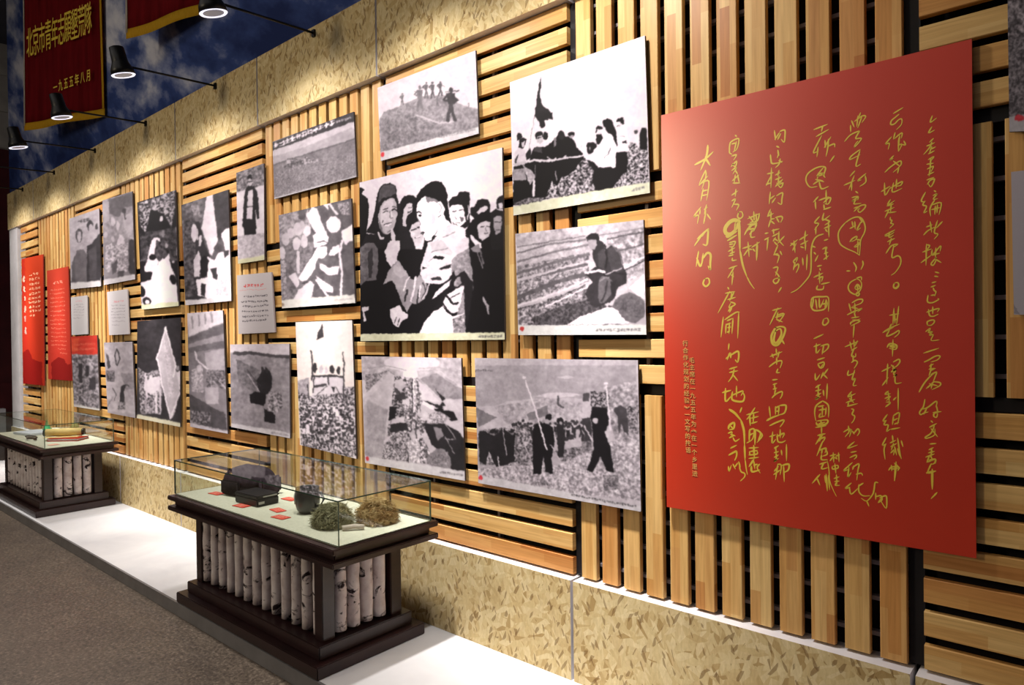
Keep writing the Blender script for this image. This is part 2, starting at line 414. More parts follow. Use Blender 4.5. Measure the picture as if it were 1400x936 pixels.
def paint(px4, wpts, spec, res=2.3, blur=1):
    """px4: the board's corners as seen; spec: drawing commands in zoomed frames"""
    (tlx, tly), (trx, try_), (brx, bry), (blx, bly) = px4
    W = int(max(abs(trx - tlx), 20) * res * 1.15); H = int(max(abs(bly - tly), abs(bry - try_), 20) * res)
    u, v = np.meshgrid((np.arange(W) + .5) / W, (np.arange(H) + .5) / H)     # v downwards
    A = [np.array(p) for p in wpts]
    u_, v_ = u[..., None], v[..., None]
    P = (A[0] * (1 - u_) + A[1] * u_) * (1 - v_) + (A[3] * (1 - u_) + A[2] * u_) * v_
    P = P - np.array([0, 0, CAMZ]); C = P @ RM.T
    PX = C[..., 0] / C[..., 2] * FPX + CX; PY = C[..., 1] / C[..., 2] * FPX + CY
    wob = .9
    PX = PX + (fbm(PX / 5, PY / 5, 91) - .5) * 3.4 * wob + (fbm(PX / 1.6, PY / 1.6, 92) - .5) * 1.3 * wob
    PY = PY + (fbm(PX / 5, PY / 5, 93) - .5) * 3.4 * wob + (fbm(PX / 1.6, PY / 1.6, 94) - .5) * 1.3 * wob
    img = np.zeros((H, W, 3)) + 190.; ox = oy = 0.; sc = 1.; rnd = random.Random(5)
    seed = 11
    for line in spec.strip().split('\n'):
        for cmd in line.split(';'):
            a = cmd.split()
            if not a: continue
            seed += 7
            X, Y = (PX - ox) * sc, (PY - oy) * sc
            k = a[0]
            if k == '@': ox, oy, sc = map(float, a[1:4])
            elif k == 'F': img[:] = colr(a[1])
            elif k == 'V':      # vertical gradient over board
                img[:] = colr(a[1]) * (1 - v_) + colr(a[2]) * v_
            elif k == 'P':
                f = list(map(float, a[2:])); img[inpoly(X, Y, list(zip(f[::2], f[1::2])))] = colr(a[1])
            elif k == 'E':
                cx, cy, rx, ry = map(float, a[2:6]); th = math.radians(float(a[6])) if len(a) > 6 else 0
                dx, dy = X - cx, Y - cy; xr = dx * math.cos(th) + dy * math.sin(th); yr = -dx * math.sin(th) + dy * math.cos(th)
                img[(xr / rx) ** 2 + (yr / ry) ** 2 < 1] = colr(a[1])
            elif k == 'L':
                f = list(map(float, a[3:])); img[inline(X, Y, list(zip(f[::2], f[1::2])), float(a[2]))] = colr(a[1])
            elif k == 'N':      # blotches: lo hi scale contrast poly
                lo, hi = colr(a[1]), colr(a[2]); s = float(a[3]); ct = float(a[4]) * .56; s *= .72; f = list(map(float, a[5:]))
                m = inpoly(X, Y, list(zip(f[::2], f[1::2]))) if f else np.ones(X.shape, bool)
                n = fbm(X[m] / s, Y[m] / s, seed); n = np.clip((n - .5) * ct + .5, 0, 1)[:, None]
                img[m] = lo * (1 - n) + hi * n
            elif k == 'A':      # soft grain over everything: amount scale
                n = fbm(X / float(a[2]), Y / float(a[2]), seed) - .5; img += n[..., None] * float(a[1]) * 2
            elif k == 'C':      # crowd: n x0 y0 x1 y1 r dark light
                n = int(a[1]); x0, y0, x1, y1, r, d, l = map(float, a[2:9])
                for i in range(n):
                    t = i / n; x = rnd.uniform(x0, x1); y = y0 + (y1 - y0) * t + rnd.uniform(-r, r); q = r * (.8 + .5 * t) * rnd.uniform(.8, 1.2)
                    bc = (d if rnd.random() < .6 else l) + rnd.uniform(-12, 12)
                    b = (abs(X - x) < q * 1.1 * (1 - .1 * np.clip((Y - y) / q, 0, 3))) & (Y > y + q * .6) & (Y < y + q * 4); img[b] = colr(str(bc))
                    img[((X - x) / q) ** 2 * 1.7 + ((Y - y) / q) ** 2 < 1] = colr(str(l))
                    img[(((X - x) / q) ** 2 * 1.5 + ((Y - y + q * .45) / q) ** 2 < .75) & (Y < y - q * .05)] = colr(str(d))
            elif k == 'M':      # standing man: grey x y(head) h lean
                g = colr(a[1]); x, y, h = map(float, a[2:5]); ln = float(a[5]) if len(a) > 5 else 0
                img[((X - x) / (h * .07)) ** 2 + ((Y - y - h * .07) / (h * .08)) ** 2 < 1] = g
                hip = (x + ln * h * .5, y + h * .52)
                img[inpoly(X, Y, [(x - h * .12, y + h * .17), (x + h * .12, y + h * .17), (hip[0] + h * .1, hip[1]), (hip[0] - h * .1, hip[1])])] = g
                img[inline(X, Y, [hip, (hip[0] - h * .1, y + h)], h * .1)] = g; img[inline(X, Y, [hip, (hip[0] + h * .12, y + h)], h * .1)] = g
                img[inline(X, Y, [(x - h * .1, y + h * .2), (x - h * .22, y + h * .36), (x - h * .05, y + h * .42)], h * .07)] = g
            elif k == 'T':      # a run of print too small to read: grey x0 y0 x1 y1 size
                g = colr(a[1]); x0, y0, x1, y1, s = map(float, a[2:7]); L = math.hypot(x1 - x0, y1 - y0); n = max(1, int(L / (s * 1.12)))
                for i in range(n):
                    cx, cy = x0 + (x1 - x0) * (i + .5) / n, y0 + (y1 - y0) * (i + .5) / n
                    sl = (y1 - y0) / (x1 - x0 + 1e-6); b = s * .42
                    for _ in range(3):
                        yy = cy + rnd.uniform(-b, b); img[inline(X, Y, [(cx - b, yy - b * sl), (cx + b, yy + b * sl)], s * .15)] = g
                    for _ in range(2):
                        xx = cx + rnd.uniform(-b, b); img[inline(X, Y, [(xx, cy - b), (xx, cy + b)], s * .15)] = g
    if blur:
        g1 = (fbm(PX / 9, PY / 9, 71) - .5)[..., None] * 40 + (fbm(PX / 3.5, PY / 3.5, 73) - .5)[..., None] * 26 + (fbm(PX / 2.2, PY / 2.2, 72) - .5)[..., None] * 16
        k = np.clip((img - 20) / 60, 0, 1) * np.clip((250 - img) / 60, .35, 1); img = img + g1 * k
        im0 = img
    for _ in range(blur):
        p = np.pad(img, ((1, 1), (1, 1), (0, 0)), mode='edge')
        img = (p[:-2, 1:-1] + p[2:, 1:-1] + p[1:-1, :-2] + p[1:-1, 2:] + 2 * p[1:-1, 1:-1]) / 6
        p = np.pad(img, ((1, 1), (1, 1), (0, 0)), mode='edge')
        img = (p[:-2, :-2] + p[2:, 2:] + p[2:, :-2] + p[:-2, 2:] + 2 * p[1:-1, 1:-1]) / 6
    if blur:
        im1 = img
        for _ in range(7):
            p = np.pad(im1, ((1, 1), (1, 1), (0, 0)), mode='edge')
            im1 = (p[:-2, 1:-1] + p[2:, 1:-1] + p[1:-1, :-2] + p[1:-1, 2:] + p[1:-1, 1:-1]) / 5
        img = np.minimum(.58 * img + .42 * im1, 218)
    out = np.ones((H, W, 4), np.float32); out[..., :3] = np.clip(img[::-1] / 255., 0, 1)
    return out
def print_mat(name, px):
    H, W = px.shape[:2]
    im = bpy.data.images.new(name, W, H, alpha=False); im.pixels.foreach_set(px.ravel()); im.update(); im.pack()
    m = mat(name, rough=.5, spec=.12); q = NT(m)
    t = q.n('ShaderNodeTexImage'); t.image = im; t.extension = 'EXTEND'
    u = q.n('ShaderNodeUVMap'); u.uv_map = 'uv'; q.l(u.outputs[0], t.inputs[0]); q.l(t.outputs[0], q.b.inputs['Base Color'])
    return m
def board(name, label, px4, spec, group=None, cat='photograph', blur=2, res=2.3, mountname='mounting_foam', y=BY, edge=(60, 52, 52)):
    wp = [unp(*p, y=y) for p in px4]
    c = np.mean(wp, 0)
    t = empty(name, (c[0], WY, min(p[2] for p in wp))); tag(t, label, cat, group)
    m = print_mat(name + '_print', paint(px4, wp, spec, res, blur))
    em = mat(name + '_edge', edge, .7)
    quadobj('printed_panel', wp, .010, m, t, em)
    cw = [tuple(c + (np.array(p) - c) * .93) for p in wp]
    cw = [(p[0], p[1] + .0101, p[2]) for p in cw]
    quadobj('mounting_foam', cw, WY - y - .0101 - .0006, MT['mount'], t)
    return t

G = 'photographs mounted on the slat wall'
A3 = '@ 485 200 6.667'; B3 = '@ 485 330 6.667'
board('photo_board', 'largest black and white photo, a man in pale suit pointing beside a laughing woman', [(491.5, 249.5), (686.5, 201.5), (690, 464), (493, 466)], f'''
{A3}
F 214;P 226 600 200 1180 0 1360 0 1360 520 700 420
P 22 35 380 55 370 90 395 60 430 120 480 130 560 118 700 105 780 130 933 35 933
{B3}
P 20 20 -60 1380 -60 1380 835 40 840
{A3}
P 212 120 720 130 560 160 560 190 700 140 760
P 28 190 560 205 430 225 380 260 345 320 333 360 350 378 380 380 430 400 500 405 620 400 800 350 830 200 800 100 790 150 700
P 74 220 400 260 355 320 343 365 360 372 430 330 455 250 470 215 520
P 30 40 933 110 800 220 800 420 800 560 900 580 933
P 30 400 520 560 520 620 700 620 933 400 933
P 172 235 540 262 500 300 478 340 470 365 480 385 520 388 620 370 700 345 770 300 805 262 790 225 740 212 690 213 620
P 198 235 560 280 500 330 480 360 500 340 580 345 640 330 700 280 730 235 700
L 60 10 258 600 280 588 304 596;L 50 12 340 580 360 568 386 584;L 60 8 255 575 300 562;L 60 8 340 548 380 552
L 120 10 322 590 318 640 332 658 348 652;L 226 12 278 716 305 722 328 704;L 70 9 268 712 300 700 332 690;L 90 8 250 690 262 672;L 110 10 300 780 330 765
P 110 213 640 232 700 262 780 300 805 262 795 225 745
L 190 20 212 785 240 835 258 835
E 24 500 545 88 105;P 192 448 570 470 530 500 508 524 520 526 570 522 620 500 650 480 690 468 735 440 720 434 650
L 60 9 486 600 515 590;L 80 8 490 560 520 555
E 24 555 690 85 98;P 188 498 760 530 705 575 682 612 695 640 800 600 880 560 905 528 850
L 50 12 520 762 560 748;L 50 10 575 735 600 728;L 40 10 548 830 600 822;L 235 9 560 826 600 820;E 205 530 800 20 16
P 200 540 870 600 880 640 800 620 933 560 933
P 20 545 520 570 440 620 372 690 325 740 310 790 325 825 370 845 430 850 520 880 690 870 740 830 650 800 600 770 500 690 480 640 455 600 480 565 545 590 640
P 232 560 600 575 520 610 470 645 452 700 470 760 500 800 520 822 560 815 620 830 650 880 700 790 770 720 805 700 850 665 862 640 850 632 800 622 770 600 765 592 710 572 660
P 120 645 455 700 465 762 492 770 520 730 500 690 500 672 520 655 500
P 200 700 600 740 620 745 700 720 760 700 700
E 228 778 555 27 62 -8;L 130 7 765 520 785 530 790 570 775 600;L 60 8 760 640 790 620
L 40 12 556 600 590 590 612 610;L 30 14 585 628 606 634;L 110 8 570 650 600 700 596 712;L 30 11 604 788 632 776 625 800;P 60 600 780 622 776 616 800
P 22 640 862 700 850 755 760 780 700 750 780 700 860 690 900 640 933
P 196 670 933 690 890 770 790 840 720 890 690 930 735 990 810 1035 880 1050 960 660 960
L 120 8 800 825 860 808 915 778;L 160 6 720 900 780 830
P 24 855 500 895 458 935 445 955 410 1000 408 1045 415 1055 470 1050 560 1055 700 1010 745 900 705
P 226 866 560 890 532 980 528 1000 570 1012 680 965 728 905 700 880 640
P 90 960 640 985 636 1000 660 975 690;L 70 9 895 590 925 582;L 70 9 950 580 985 574;L 120 9 920 640 932 655;L 60 8 925 690 965 700
L 200 12 1040 540 1045 600 1030 660
P 230 925 755 955 740 1000 800 1038 850 1040 960 1000 960
P 24 1060 560 1100 540 1120 490 1165 476 1215 485 1238 525 1225 640 1100 655 1055 620
P 198 1112 600 1150 545 1205 540 1215 565 1180 600 1130 625;L 30 10 1130 560 1200 530
P 20 1050 700 1100 640 1160 600 1235 590 1262 690 1262 940 1040 940 1010 760
P 188 1118 720 1150 690 1200 678 1240 690 1252 740 1222 820 1165 862 1130 830
L 50 9 1150 735 1180 725;L 50 9 1205 725 1235 735;L 70 9 1185 795 1215 790;L 100 8 1195 740 1202 770
P 210 1055 800 1150 880 1160 920 1120 933 1060 850
P 26 1235 600 1290 572 1350 590 1370 940 1240 940
P 150 1262 652 1300 632 1338 640 1342 690 1325 780 1290 802 1268 740;L 50 8 1275 690 1330 685;L 60 8 1290 760 1320 755
P 26 1288 520 1305 465 1350 448 1370 460 1370 575 1300 565;P 188 1308 525 1345 508 1350 560 1325 570
P 196 330 752 350 750 366 800 372 870 400 870 412 933 290 933 300 885 338 870
{B3}
L 120 5 335 0 330 40;L 120 5 360 10 358 50;L 120 5 385 0 385 40
P 92 45 60 110 10 170 10 212 60 215 200 200 350 100 360 55 400
N 70 125 30 2.2 45 80 100 20 130 60 120 340 60 380
P 48 120 100 160 60 170 200 150 330 125 330
P 202 275 95 305 10 330 -10 412 -10 412 70 388 130 392 175 330 226 296 180
P 150 328 232 400 170 450 235 492 300 500 330 470 420 380 420 345 350 262 388 300 290
P 165 345 240 390 190 440 240 470 300 420 330 370 300
P 138 380 420 470 400 500 330 552 350 592 298 640 350 660 400 640 520 562 572 520 560 480 640 430 570
L 205 14 505 320 470 370 450 440;L 40 16 480 440 455 540;L 205 16 560 320 545 420 515 540;L 35 14 590 440 568 560;L 200 14 600 400 590 500;L 60 12 625 370 650 450 610 520;L 180 16 680 380 660 460 620 520
P 198 610 200 640 110 672 0 1040 -40 1045 110 900 165 885 250 880 330 790 385 640 372 598 290
P 176 690 10 800 -20 900 100 880 130 780 110 700 60;N 176 212 40 2 640 190 700 160 860 170 880 240 780 370 640 350 610 290
P 24 660 200 740 122 822 138 800 166 715 150;P 30 770 245 822 218 885 200 880 232 785 256;P 40 690 330 775 318 802 352 705 345;P 24 622 224 668 240 622 246;L 120 8 700 90 850 60
N 90 168 26 2.5 890 165 930 118 1040 60 1070 250 1082 430 1010 620 1010 830 900 780 960 560 900 380 885 330
P 28 900 330 1000 260 1082 380 1050 640 1010 838 1000 470 960 320
P 24 585 838 700 640 800 480 860 330 905 260 930 330 860 440 800 600 640 838
P 205 702 530 735 462 800 400 880 340 862 400 782 470
P 212 810 545 842 480 902 445 998 398 1000 380 970 560 945 640 885 652 800 590
L 26 20 830 480 900 570 940 560;L 26 16 800 560 870 660;L 26 14 880 420 940 420 995 370;L 60 10 880 510 960 470
P 226 585 838 632 740 712 642 800 592 840 645 890 682 1002 650 1000 760 1012 838
N 60 215 24 3 890 700 1002 660 1005 838 900 838;L 170 6 700 700 780 830
P 205 322 615 360 600 412 580 440 630 488 660 478 700 430 722 398 785 350 752 320 665;L 40 6 380 690 365 740;L 40 6 410 700 392 760
P 188 62 602 130 592 122 620 84 640 112 722 84 730
L 150 18 1170 510 1212 592 1220 660;L 90 14 1140 60 1175 200;L 110 12 1120 100 1170 240
P 120 1060 60 1130 20 1150 100 1080 90
P 198,196,172 30 842 1400 826 1400 960 30 960
T 70 1125 868 1345 862 24
''', G, res=2.6)

board('photo_board', 'black and white photo of a flag above villagers pulling a rope, captioned on cream', [(697, 112.5), (881.5, 48.5), (888.5, 263.5), (702, 294.5)], '''
@ 700 0 4
V 226 214
L 90 2 160 420 92 820
P 34 155 425 161 470 152 520 162 570 200 600 220 628 222 655 196 650 212 680 236 702 214 696 186 688 170 702 152 690 148 650 124 638 128 590
@ 695 150 6.667
P 30 245 0 400 30 405 90 330 70 350 140 300 170 280 110 245 60
P 228 330 100 400 90 440 160 500 240 330 300 350 180
P 20 215 380 238 340 330 340 400 290 440 250 470 205 505 212 520 250 545 240 600 280 622 340 680 400 692 450 782 480 820 525 962 520 985 385 1085 380 1100 565 1020 622 952 712 400 805 40 875 45 520 190 480
P 28 75 242 90 212 120 215 130 245 112 262 80 280
P 26 90 350 100 270 130 252 160 270 158 320 130 352;P 190 120 300 150 285 148 330 125 345
P 204 55 390 90 340 150 370 165 440 150 500 50 505;P 60 60 450 100 400 70 500;P 150 50 540 142 530 165 642 46 650;N 90 180 20 2 50 540 140 530 160 560 60 600
P 30 160 400 200 350 210 440 165 460
E 28 282 238 38 40;P 178 262 250 310 232 320 290 290 312 262 300;L 40 8 270 262 300 255;E 26 340 240 20 38
E 34 482 232 30 42;E 26 575 224 30 20;E 158 578 246 16 12;P 120 415 262 440 250 435 330 420 340
P 60 225 380 250 340 300 340 310 400
L 205 20 160 480 240 462 340 470 430 455;L 200 15 420 458 540 440 690 420 810 398;L 190 12 360 430 400 470 430 440;L 190 14 500 440 520 425
L 185 26 55 500 150 480;N 120 215 20 2 130 500 215 560 250 620 190 690 165 600
L 212 22 235 650 230 782;L 150 8 430 560 440 640;L 120 6 240 500 250 600
E 24 758 332 46 34;E 24 745 368 32 36;E 120 742 350 9 16;L 170 5 670 290 665 360
P 230 868 282 900 198 960 228 980 300 978 522 950 534 905 508 888 522 830 520 872 430 790 462 742 420 850 372
L 90 7 930 350 910 410 870 440;L 170 6 900 260 870 300
P 20 858 112 900 82 945 96 985 200 992 345 970 300 950 235 905 205 872 160;P 208 860 140 890 168 884 198 862 192
E 200 830 205 22 34;E 24 835 165 26 16;L 28 12 806 168 802 210;P 22 800 235 852 222 862 262 822 322 798 308;L 235 8 808 205 850 200
P 22 982 112 1000 76 1045 72 1062 130 1045 140 1020 110;P 206 978 150 1038 122 1032 168 995 182;L 60 6 990 150 1020 150
P 230 995 190 1035 150 1065 160 1088 272 1085 372 988 376;P 26 1030 295 1080 280 1080 308 1040 308;L 150 6 1020 240 1060 250
P 20 1212 160 1262 165 1268 385 1200 378 1196 230;N 40 225 14 6 1110 300 1160 310 1190 370 1120 400;E 60 1165 200 14 18
N 20 226 16 7 1095 330 1150 300 1200 360 1275 370 1280 660 960 712 1030 600 1085 560
N 20 205 20 6 330 810 370 730 400 650 440 700 480 620 540 600 600 560 640 500 700 440 780 560 760 640 790 730 600 790
N 40 150 14 6 50 850 200 800 330 800 300 850 60 875
P 202,200,178 40 884 400 812 800 738 1290 655 1300 780 50 960
T 110 1120 740 1240 700 26
''', G)

board('photo_board', 'black and white photo of a capped man squatting beside ploughed furrows', [(704.5, 319.5), (879.7, 300.3), (883.7, 457.3), (708.7, 457.8)], '''
@ 700 234 4
V 196 172
N 140 215 26 2.4 20 340 720 260 720 480 30 520
L 105 9 30 448 200 400 400 372;L 112 7 30 415 400 352;L 120 6 480 350 720 310;L 110 11 30 495 230 440 420 400
N 70 190 14 4 30 520 420 440 420 480 30 590;L 96 14 30 560 220 500 420 452;L 90 16 30 620 250 545 410 505
N 70 205 14 4 30 600 420 520 420 600 30 740;L 84 24 30 690 250 600 400 560;L 205 12 30 735 250 660 410 590;L 78 26 40 760 200 720 410 640
N 50 205 16 4 30 760 400 620 500 720 560 740 560 800 600 838 40 840
N 30 110 14 3 110 800 250 740 420 700 520 740 400 800 300 838 120 838
L 222 8 180 740 420 625;L 60 4 180 720 400 620
N 110 220 22 4 520 380 720 300 725 560 600 620 560 460;L 90 9 520 370 720 330;L 90 9 560 440 720 400;L 226 12 560 550 720 470;L 60 6 600 545 724 490
P 224 450 770 520 740 590 752 640 830 300 838 380 790;P 220 640 640 724 560 725 700 690 680
P 98 545 740 560 705 590 680 615 668 640 662 670 668 700 685 720 705 726 722 726 795 700 815 672 832 650 830 620 818 600 790 580 762
N 70 110 12 3 560 720 640 670 720 720 700 800 600 800
P 46 404 366 440 336 470 340 480 372 500 390 505 430 540 402 575 420 600 500 628 560 626 612 580 632 562 692 540 712 470 742 432 730 402 670 408 640 440 600 420 580 400 558 440 530 462 520 442 470 440 430
P 150 414 372 460 372 466 400 450 428 425 420 415 400;P 34 408 362 432 336 474 340 482 372 440 372
P 62 470 440 500 420 520 480 500 530 470 520;P 62 520 420 560 412 585 450 600 500 605 540 570 560 545 540 530 490;L 90 8 555 412 590 450 606 500;L 34 8 505 400 520 470 512 530;L 36 8 540 550 600 560 622 560;L 30 10 500 560 540 600 560 640
P 88 472 592 490 574 515 572 545 590 562 604 556 640 535 680 505 718 482 722 470 690;L 120 8 478 600 500 582 530 580;L 50 10 520 600 510 660 490 710;P 40 540 600 570 590 560 680 545 690;L 170 6 510 560 600 530
L 205 12 400 552 470 540 505 548;L 190 5 385 540 370 552
P 204,202,204 20 842 740 838 740 900 20 900
E 176,60,60 56 862 10 13;T 90 455 868 705 866 16
''', G)

board('photo_board', 'greyish photo of people with guns standing on a bare hilltop', [(516, 120), (650, 68.8), (654.5, 182.5), (520.5, 220)], '''
@ 350 0 4
V 208 200
N 108 162 16 3.5 675 655 700 610 760 590 830 560 890 530 960 520 1040 520 1100 560 1150 580 1230 600 1230 690 680 840
P 122 680 840 720 640 800 620 900 700 1000 760;N 96 150 14 4 680 840 720 640 850 620 1000 700 1100 720
L 182 9 880 630 940 650 1000 672 1080 665
M 100 800 508 64;M 108 895 468 135;M 92 930 448 85 ;M 84 965 446 90;M 80 1008 442 78;M 96 990 530 46;M 62 1066 478 180;M 92 1162 558 24
P 60 1035 510 1070 500 1090 530 1110 548 1060 580;L 66 4 1030 500 1110 496;L 90 3 865 498 905 502;L 80 3 1000 460 1036 476
P 196,190,198 660 838 1230 690 1230 760 660 900
E 200,60,70 692 846 11 13;T 120 1005 748 1200 706 13
''', G)

board('photo_board', 'pale aerial photo of a crowded village street between tiled roofs', [(494, 486.8), (630.5, 489.3), (635.5, 657), (499, 632.3)], '''
@ 490 480 5.06
V 205 175
N 140 220 40 2 20 30 720 40 720 240 20 200
E 212 370 80 190 60;E 222 365 90 120 50;E 226 360 160 50 50;L 150 5 60 120 200 100 330 130;L 160 4 420 120 560 110 700 150
N 80 190 14 4 50 160 140 150 210 130 120 220 50 290
P 186 130 260 208 140 250 160 240 260 205 400 60 335;P 168 60 335 205 400 190 540 165 720 45 740 35 400
N 135 180 30 2 60 345 205 405 180 600 160 720 50 730;L 120 4 205 130 255 165
P 150 430 190 540 150 590 200 720 260 720 330 600 330 500 240;N 120 170 26 2 430 190 540 150 700 260 720 330 560 320;L 200 6 540 120 720 250
N 50 230 14 6 250 170 420 190 450 330 400 440 480 480 440 600 500 700 480 780 170 740 215 480 240 300
N 40 200 12 7 240 260 320 200 320 480 230 470
P 34 215 380 268 380 250 470 210 478;P 44 225 500 330 490 345 545 215 560;P 196 230 470 320 450 320 490 225 500
P 210 410 200 470 250 560 350 440 340;P 190 250 200 300 190 330 240 290 280 250 250;P 70 250 250 290 280 285 300 245 280;P 205 300 330 350 320 360 360 300 370;P 60 250 300 320 290 330 330 255 330
P 200 170 620 250 560 330 590 300 640;P 66 180 640 300 645 300 700 175 700;P 180 350 560 420 540 440 600 370 620;P 56 350 625 430 605 430 660 350 670;L 50 5 370 200 375 420;L 215 5 392 200 400 500;L 60 4 410 220 430 420
P 40 440 335 560 372 600 330 540 270 520 240 600 380 560 400
P 228 446 342 528 378 520 402 440 368;P 30 520 400 600 390 660 420 690 480 640 480
P 190 582 380 640 362 690 392 655 418 590 408;P 200 440 430 480 420 475 470 440 480
N 90 220 9 5 480 430 560 415 640 460 580 500 490 505
P 38 450 500 600 500 700 560 735 620 735 840 600 800 560 690 500 640
P 130 515 520 570 530 590 580 550 620;L 170 5 600 500 670 600;L 170 5 600 590 665 710;L 160 4 600 605 670 608
P 118 480 720 540 672 600 680 640 740 640 810 560 800 470 780;N 80 160 10 4 490 720 620 690 630 800 480 780
N 130 235 14 5 330 620 420 600 430 780 340 760;L 240 10 380 180 385 420;L 60 10 400 480 400 600;L 30 8 338 690 345 765
N 50 215 9 5 250 560 340 560 340 760 160 740 180 640
P 196,190,198 30 722 100 732 745 832 745 920 30 800
E 190,60,70 62 742 11 14;T 90 560 835 720 858 14
''', G)

board('photo_board', 'grey photo of a column of workers marching uphill with long poles', [(649, 489.2), (872, 492.3), (876.3, 699.3), (654, 660)], '''
@ 645 485 4.254
V 186 150
P 172 20 20 960 30 960 60 20 60;N 140 164 60 1.5 20 60 960 60 960 260 20 300
P 178 500 128 560 118 600 132 540 140;P 190 370 240 430 222 560 216 640 232 560 246 440 250
P 176 80 322 200 272 300 258 440 250 620 250 700 260 820 340 820 500 40 500
N 90 210 22 3 760 190 960 150 975 480 830 490 790 300
P 110 20 300 90 340 150 362 40 420;N 120 200 22 2.5 130 300 440 250 640 280 640 420 200 400
C 60 240 400 690 430 13 50 175
N 40 190 13 5 40 440 330 400 360 560 250 640 50 640
C 16 40 450 250 470 15 36 120
P 34 40 470 70 440 130 470 190 430 240 470 250 620 190 640 140 650 100 560 80 640 45 620
C 20 480 400 680 470 15 50 170
N 40 180 14 4 250 540 360 520 360 640 270 640;N 40 170 14 4 470 560 700 520 690 600 520 620
N 105 215 15 4 30 660 250 640 360 640 500 640 680 560 820 500 975 460 985 900 600 830 40 720
N 60 160 10 5 760 700 850 700 860 780 770 790
P 110 320 345 440 290 440 350 330 380;L 80 12 500 240 502 290 530 305
E 28 445 362 18 18;E 150 436 388 12 18;P 26 350 450 370 402 420 395 450 405 470 420 482 500 462 600 472 690 430 682 415 590 402 692 358 692 352 560
P 40 490 400 530 400 545 480 530 590 500 600;E 30 512 380 18 18;E 150 515 395 8 10
P 26 690 350 700 290 785 300 800 400 770 450 802 520 826 682 782 672 750 590 702 682 668 672 710 540
N 20 170 10 7 690 210 800 215 800 310 690 300;P 70 645 225 682 220 680 270 645 270
E 170 718 382 16 18;P 50 640 370 690 360 700 500 660 500
P 60 820 318 862 290 895 312 970 290 965 330 902 352 915 400 910 462 885 450 870 400 855 470 848 352;N 40 190 10 5 900 300 970 290 970 460 920 440
N 60 140 12 4 640 500 700 500 690 560 640 560
L 208 9 312 150 372 330 436 552;E 200 304 132 10 10;L 205 10 782 180 806 440;E 215 780 165 12 8;L 192 8 655 415 705 505
L 170 6 165 320 200 582;E 160 166 322 10 8;L 185 5 455 520 505 602;L 170 6 290 480 355 642;L 185 6 150 590 162 672;L 170 5 40 640 50 690
T 70 370 745 465 755 14;T 90 20 90 118 92 12
P 188,182,190 30 700 110 712 985 880 985 960 30 770
E 190,60,70 52 712 11 14;P 176 560 800 985 850 985 880 560 800;T 60 575 812 958 882 13
''', G)

board('photo_board', 'wide photo of a massed crowd under a dark strip of white title lettering', [(372.5, 193.8), (483.3, 152.6), (487.3, 241.5), (375, 272)], '''
@ 365 145 10.76
F 128;P 186 60 640 1300 220 1300 480 80 870
P 160 80 740 500 620 1240 320 1300 350 1300 480 80 870
L 98 22 80 872 700 670 1300 482
N 96 146 30 2.5 80 880 1320 500 1380 1100 90 1400
C 40 300 880 700 760 16 90 170
N 84 168 11 4 90 980 1320 640 1380 1100 90 1400
T 60 250 890 520 810 40;T 190 600 830 760 800 30
P 58 60 545 1285 75 1310 215 60 668
T 226 95 590 1000 235 78;T 200 1010 235 1250 165 34
@ 350 0 4
P 176,170,178 90 1082 560 958 560 1000 90 1130
''', G)

board('photo_board', 'high contrast photo of striped shirts and reaching arms among apples', [(381, 294.2), (480, 271), (485.6, 414), (385.5, 421.3)], '''
@ 375 265 5.85
F 92;N 100 190 20 3 30 170 260 110 300 300 200 420 40 420
P 88 190 130 260 115 250 210 190 200
N 84 150 26 3 40 400 330 380 300 480 200 660 330 840 60 860
E 212 262 295 32 44;E 198 192 282 38 52;E 200 132 312 30 42;E 192 92 362 32 50;E 198 62 470 24 54;E 205 178 400 32 52;E 190 225 250 18 40;E 198 240 380 30 50
L 196 26 190 470 192 620;P 205 112 662 168 620 205 720 180 750;N 90 200 20 4 50 540 90 520 100 820 50 850
P 224 255 175 300 105 345 120 372 210 430 350 380 362 322 300;E 230 475 245 58 66;P 90 340 120 470 90 450 180 410 230 380 170
P 228 310 330 350 300 440 340 420 400 320 430;L 60 6 340 390 400 370 430 400
P 226 188 672 330 452 350 422 420 420 425 480 400 510 345 512 322 600 272 680 222 702
P 226 540 300 632 240 640 370 602 382 575 412 540 360;E 100 570 225 30 44;N 70 210 10 5 500 80 600 60 600 170 540 160
P 228 360 550 440 590 520 572 512 642 430 650 372 602;P 224 432 488 470 420 520 402 522 460 480 490
P 226 332 652 400 700 470 740 466 792 392 772;L 222 18 540 375 522 500 540 620 532 812;L 222 15 340 690 380 760 430 815
P 226 395 90 430 70 430 130;L 215 20 440 80 500 160
P 206 200 762 290 692 322 722 292 832 150 850;L 60 8 225 715 260 705
P 206,200,200 40 850 640 803 655 870 50 925
T 150 480 850 630 836 12;E 150,130,120 70 885 12 14
''', G)

board('photo_board', 'narrow photo of a person in a long dark coat standing in snow', [(323, 236.2), (360.6, 223.3), (361.4, 355), (325.3, 360.5)], '''
@ 245 220 4.68
V 200 214
N 60 165 12 4 360 70 560 0 560 150 365 200
E 30 452 104 16 20;P 34 408 360 412 260 425 185 448 152 480 162 500 205 512 365 498 372 488 300 492 470 488 535 472 480 440 498 418 540 412 430 404 412
P 198 440 195 468 182 472 288 436 290;P 205 432 300 466 292 466 370 428 372;E 180 453 136 13 25;L 40 5 440 132 466 130
N 150 210 16 3 368 480 550 460 548 600 370 630
P 196,192,164 360 632 560 600 560 650 360 670
''', G)

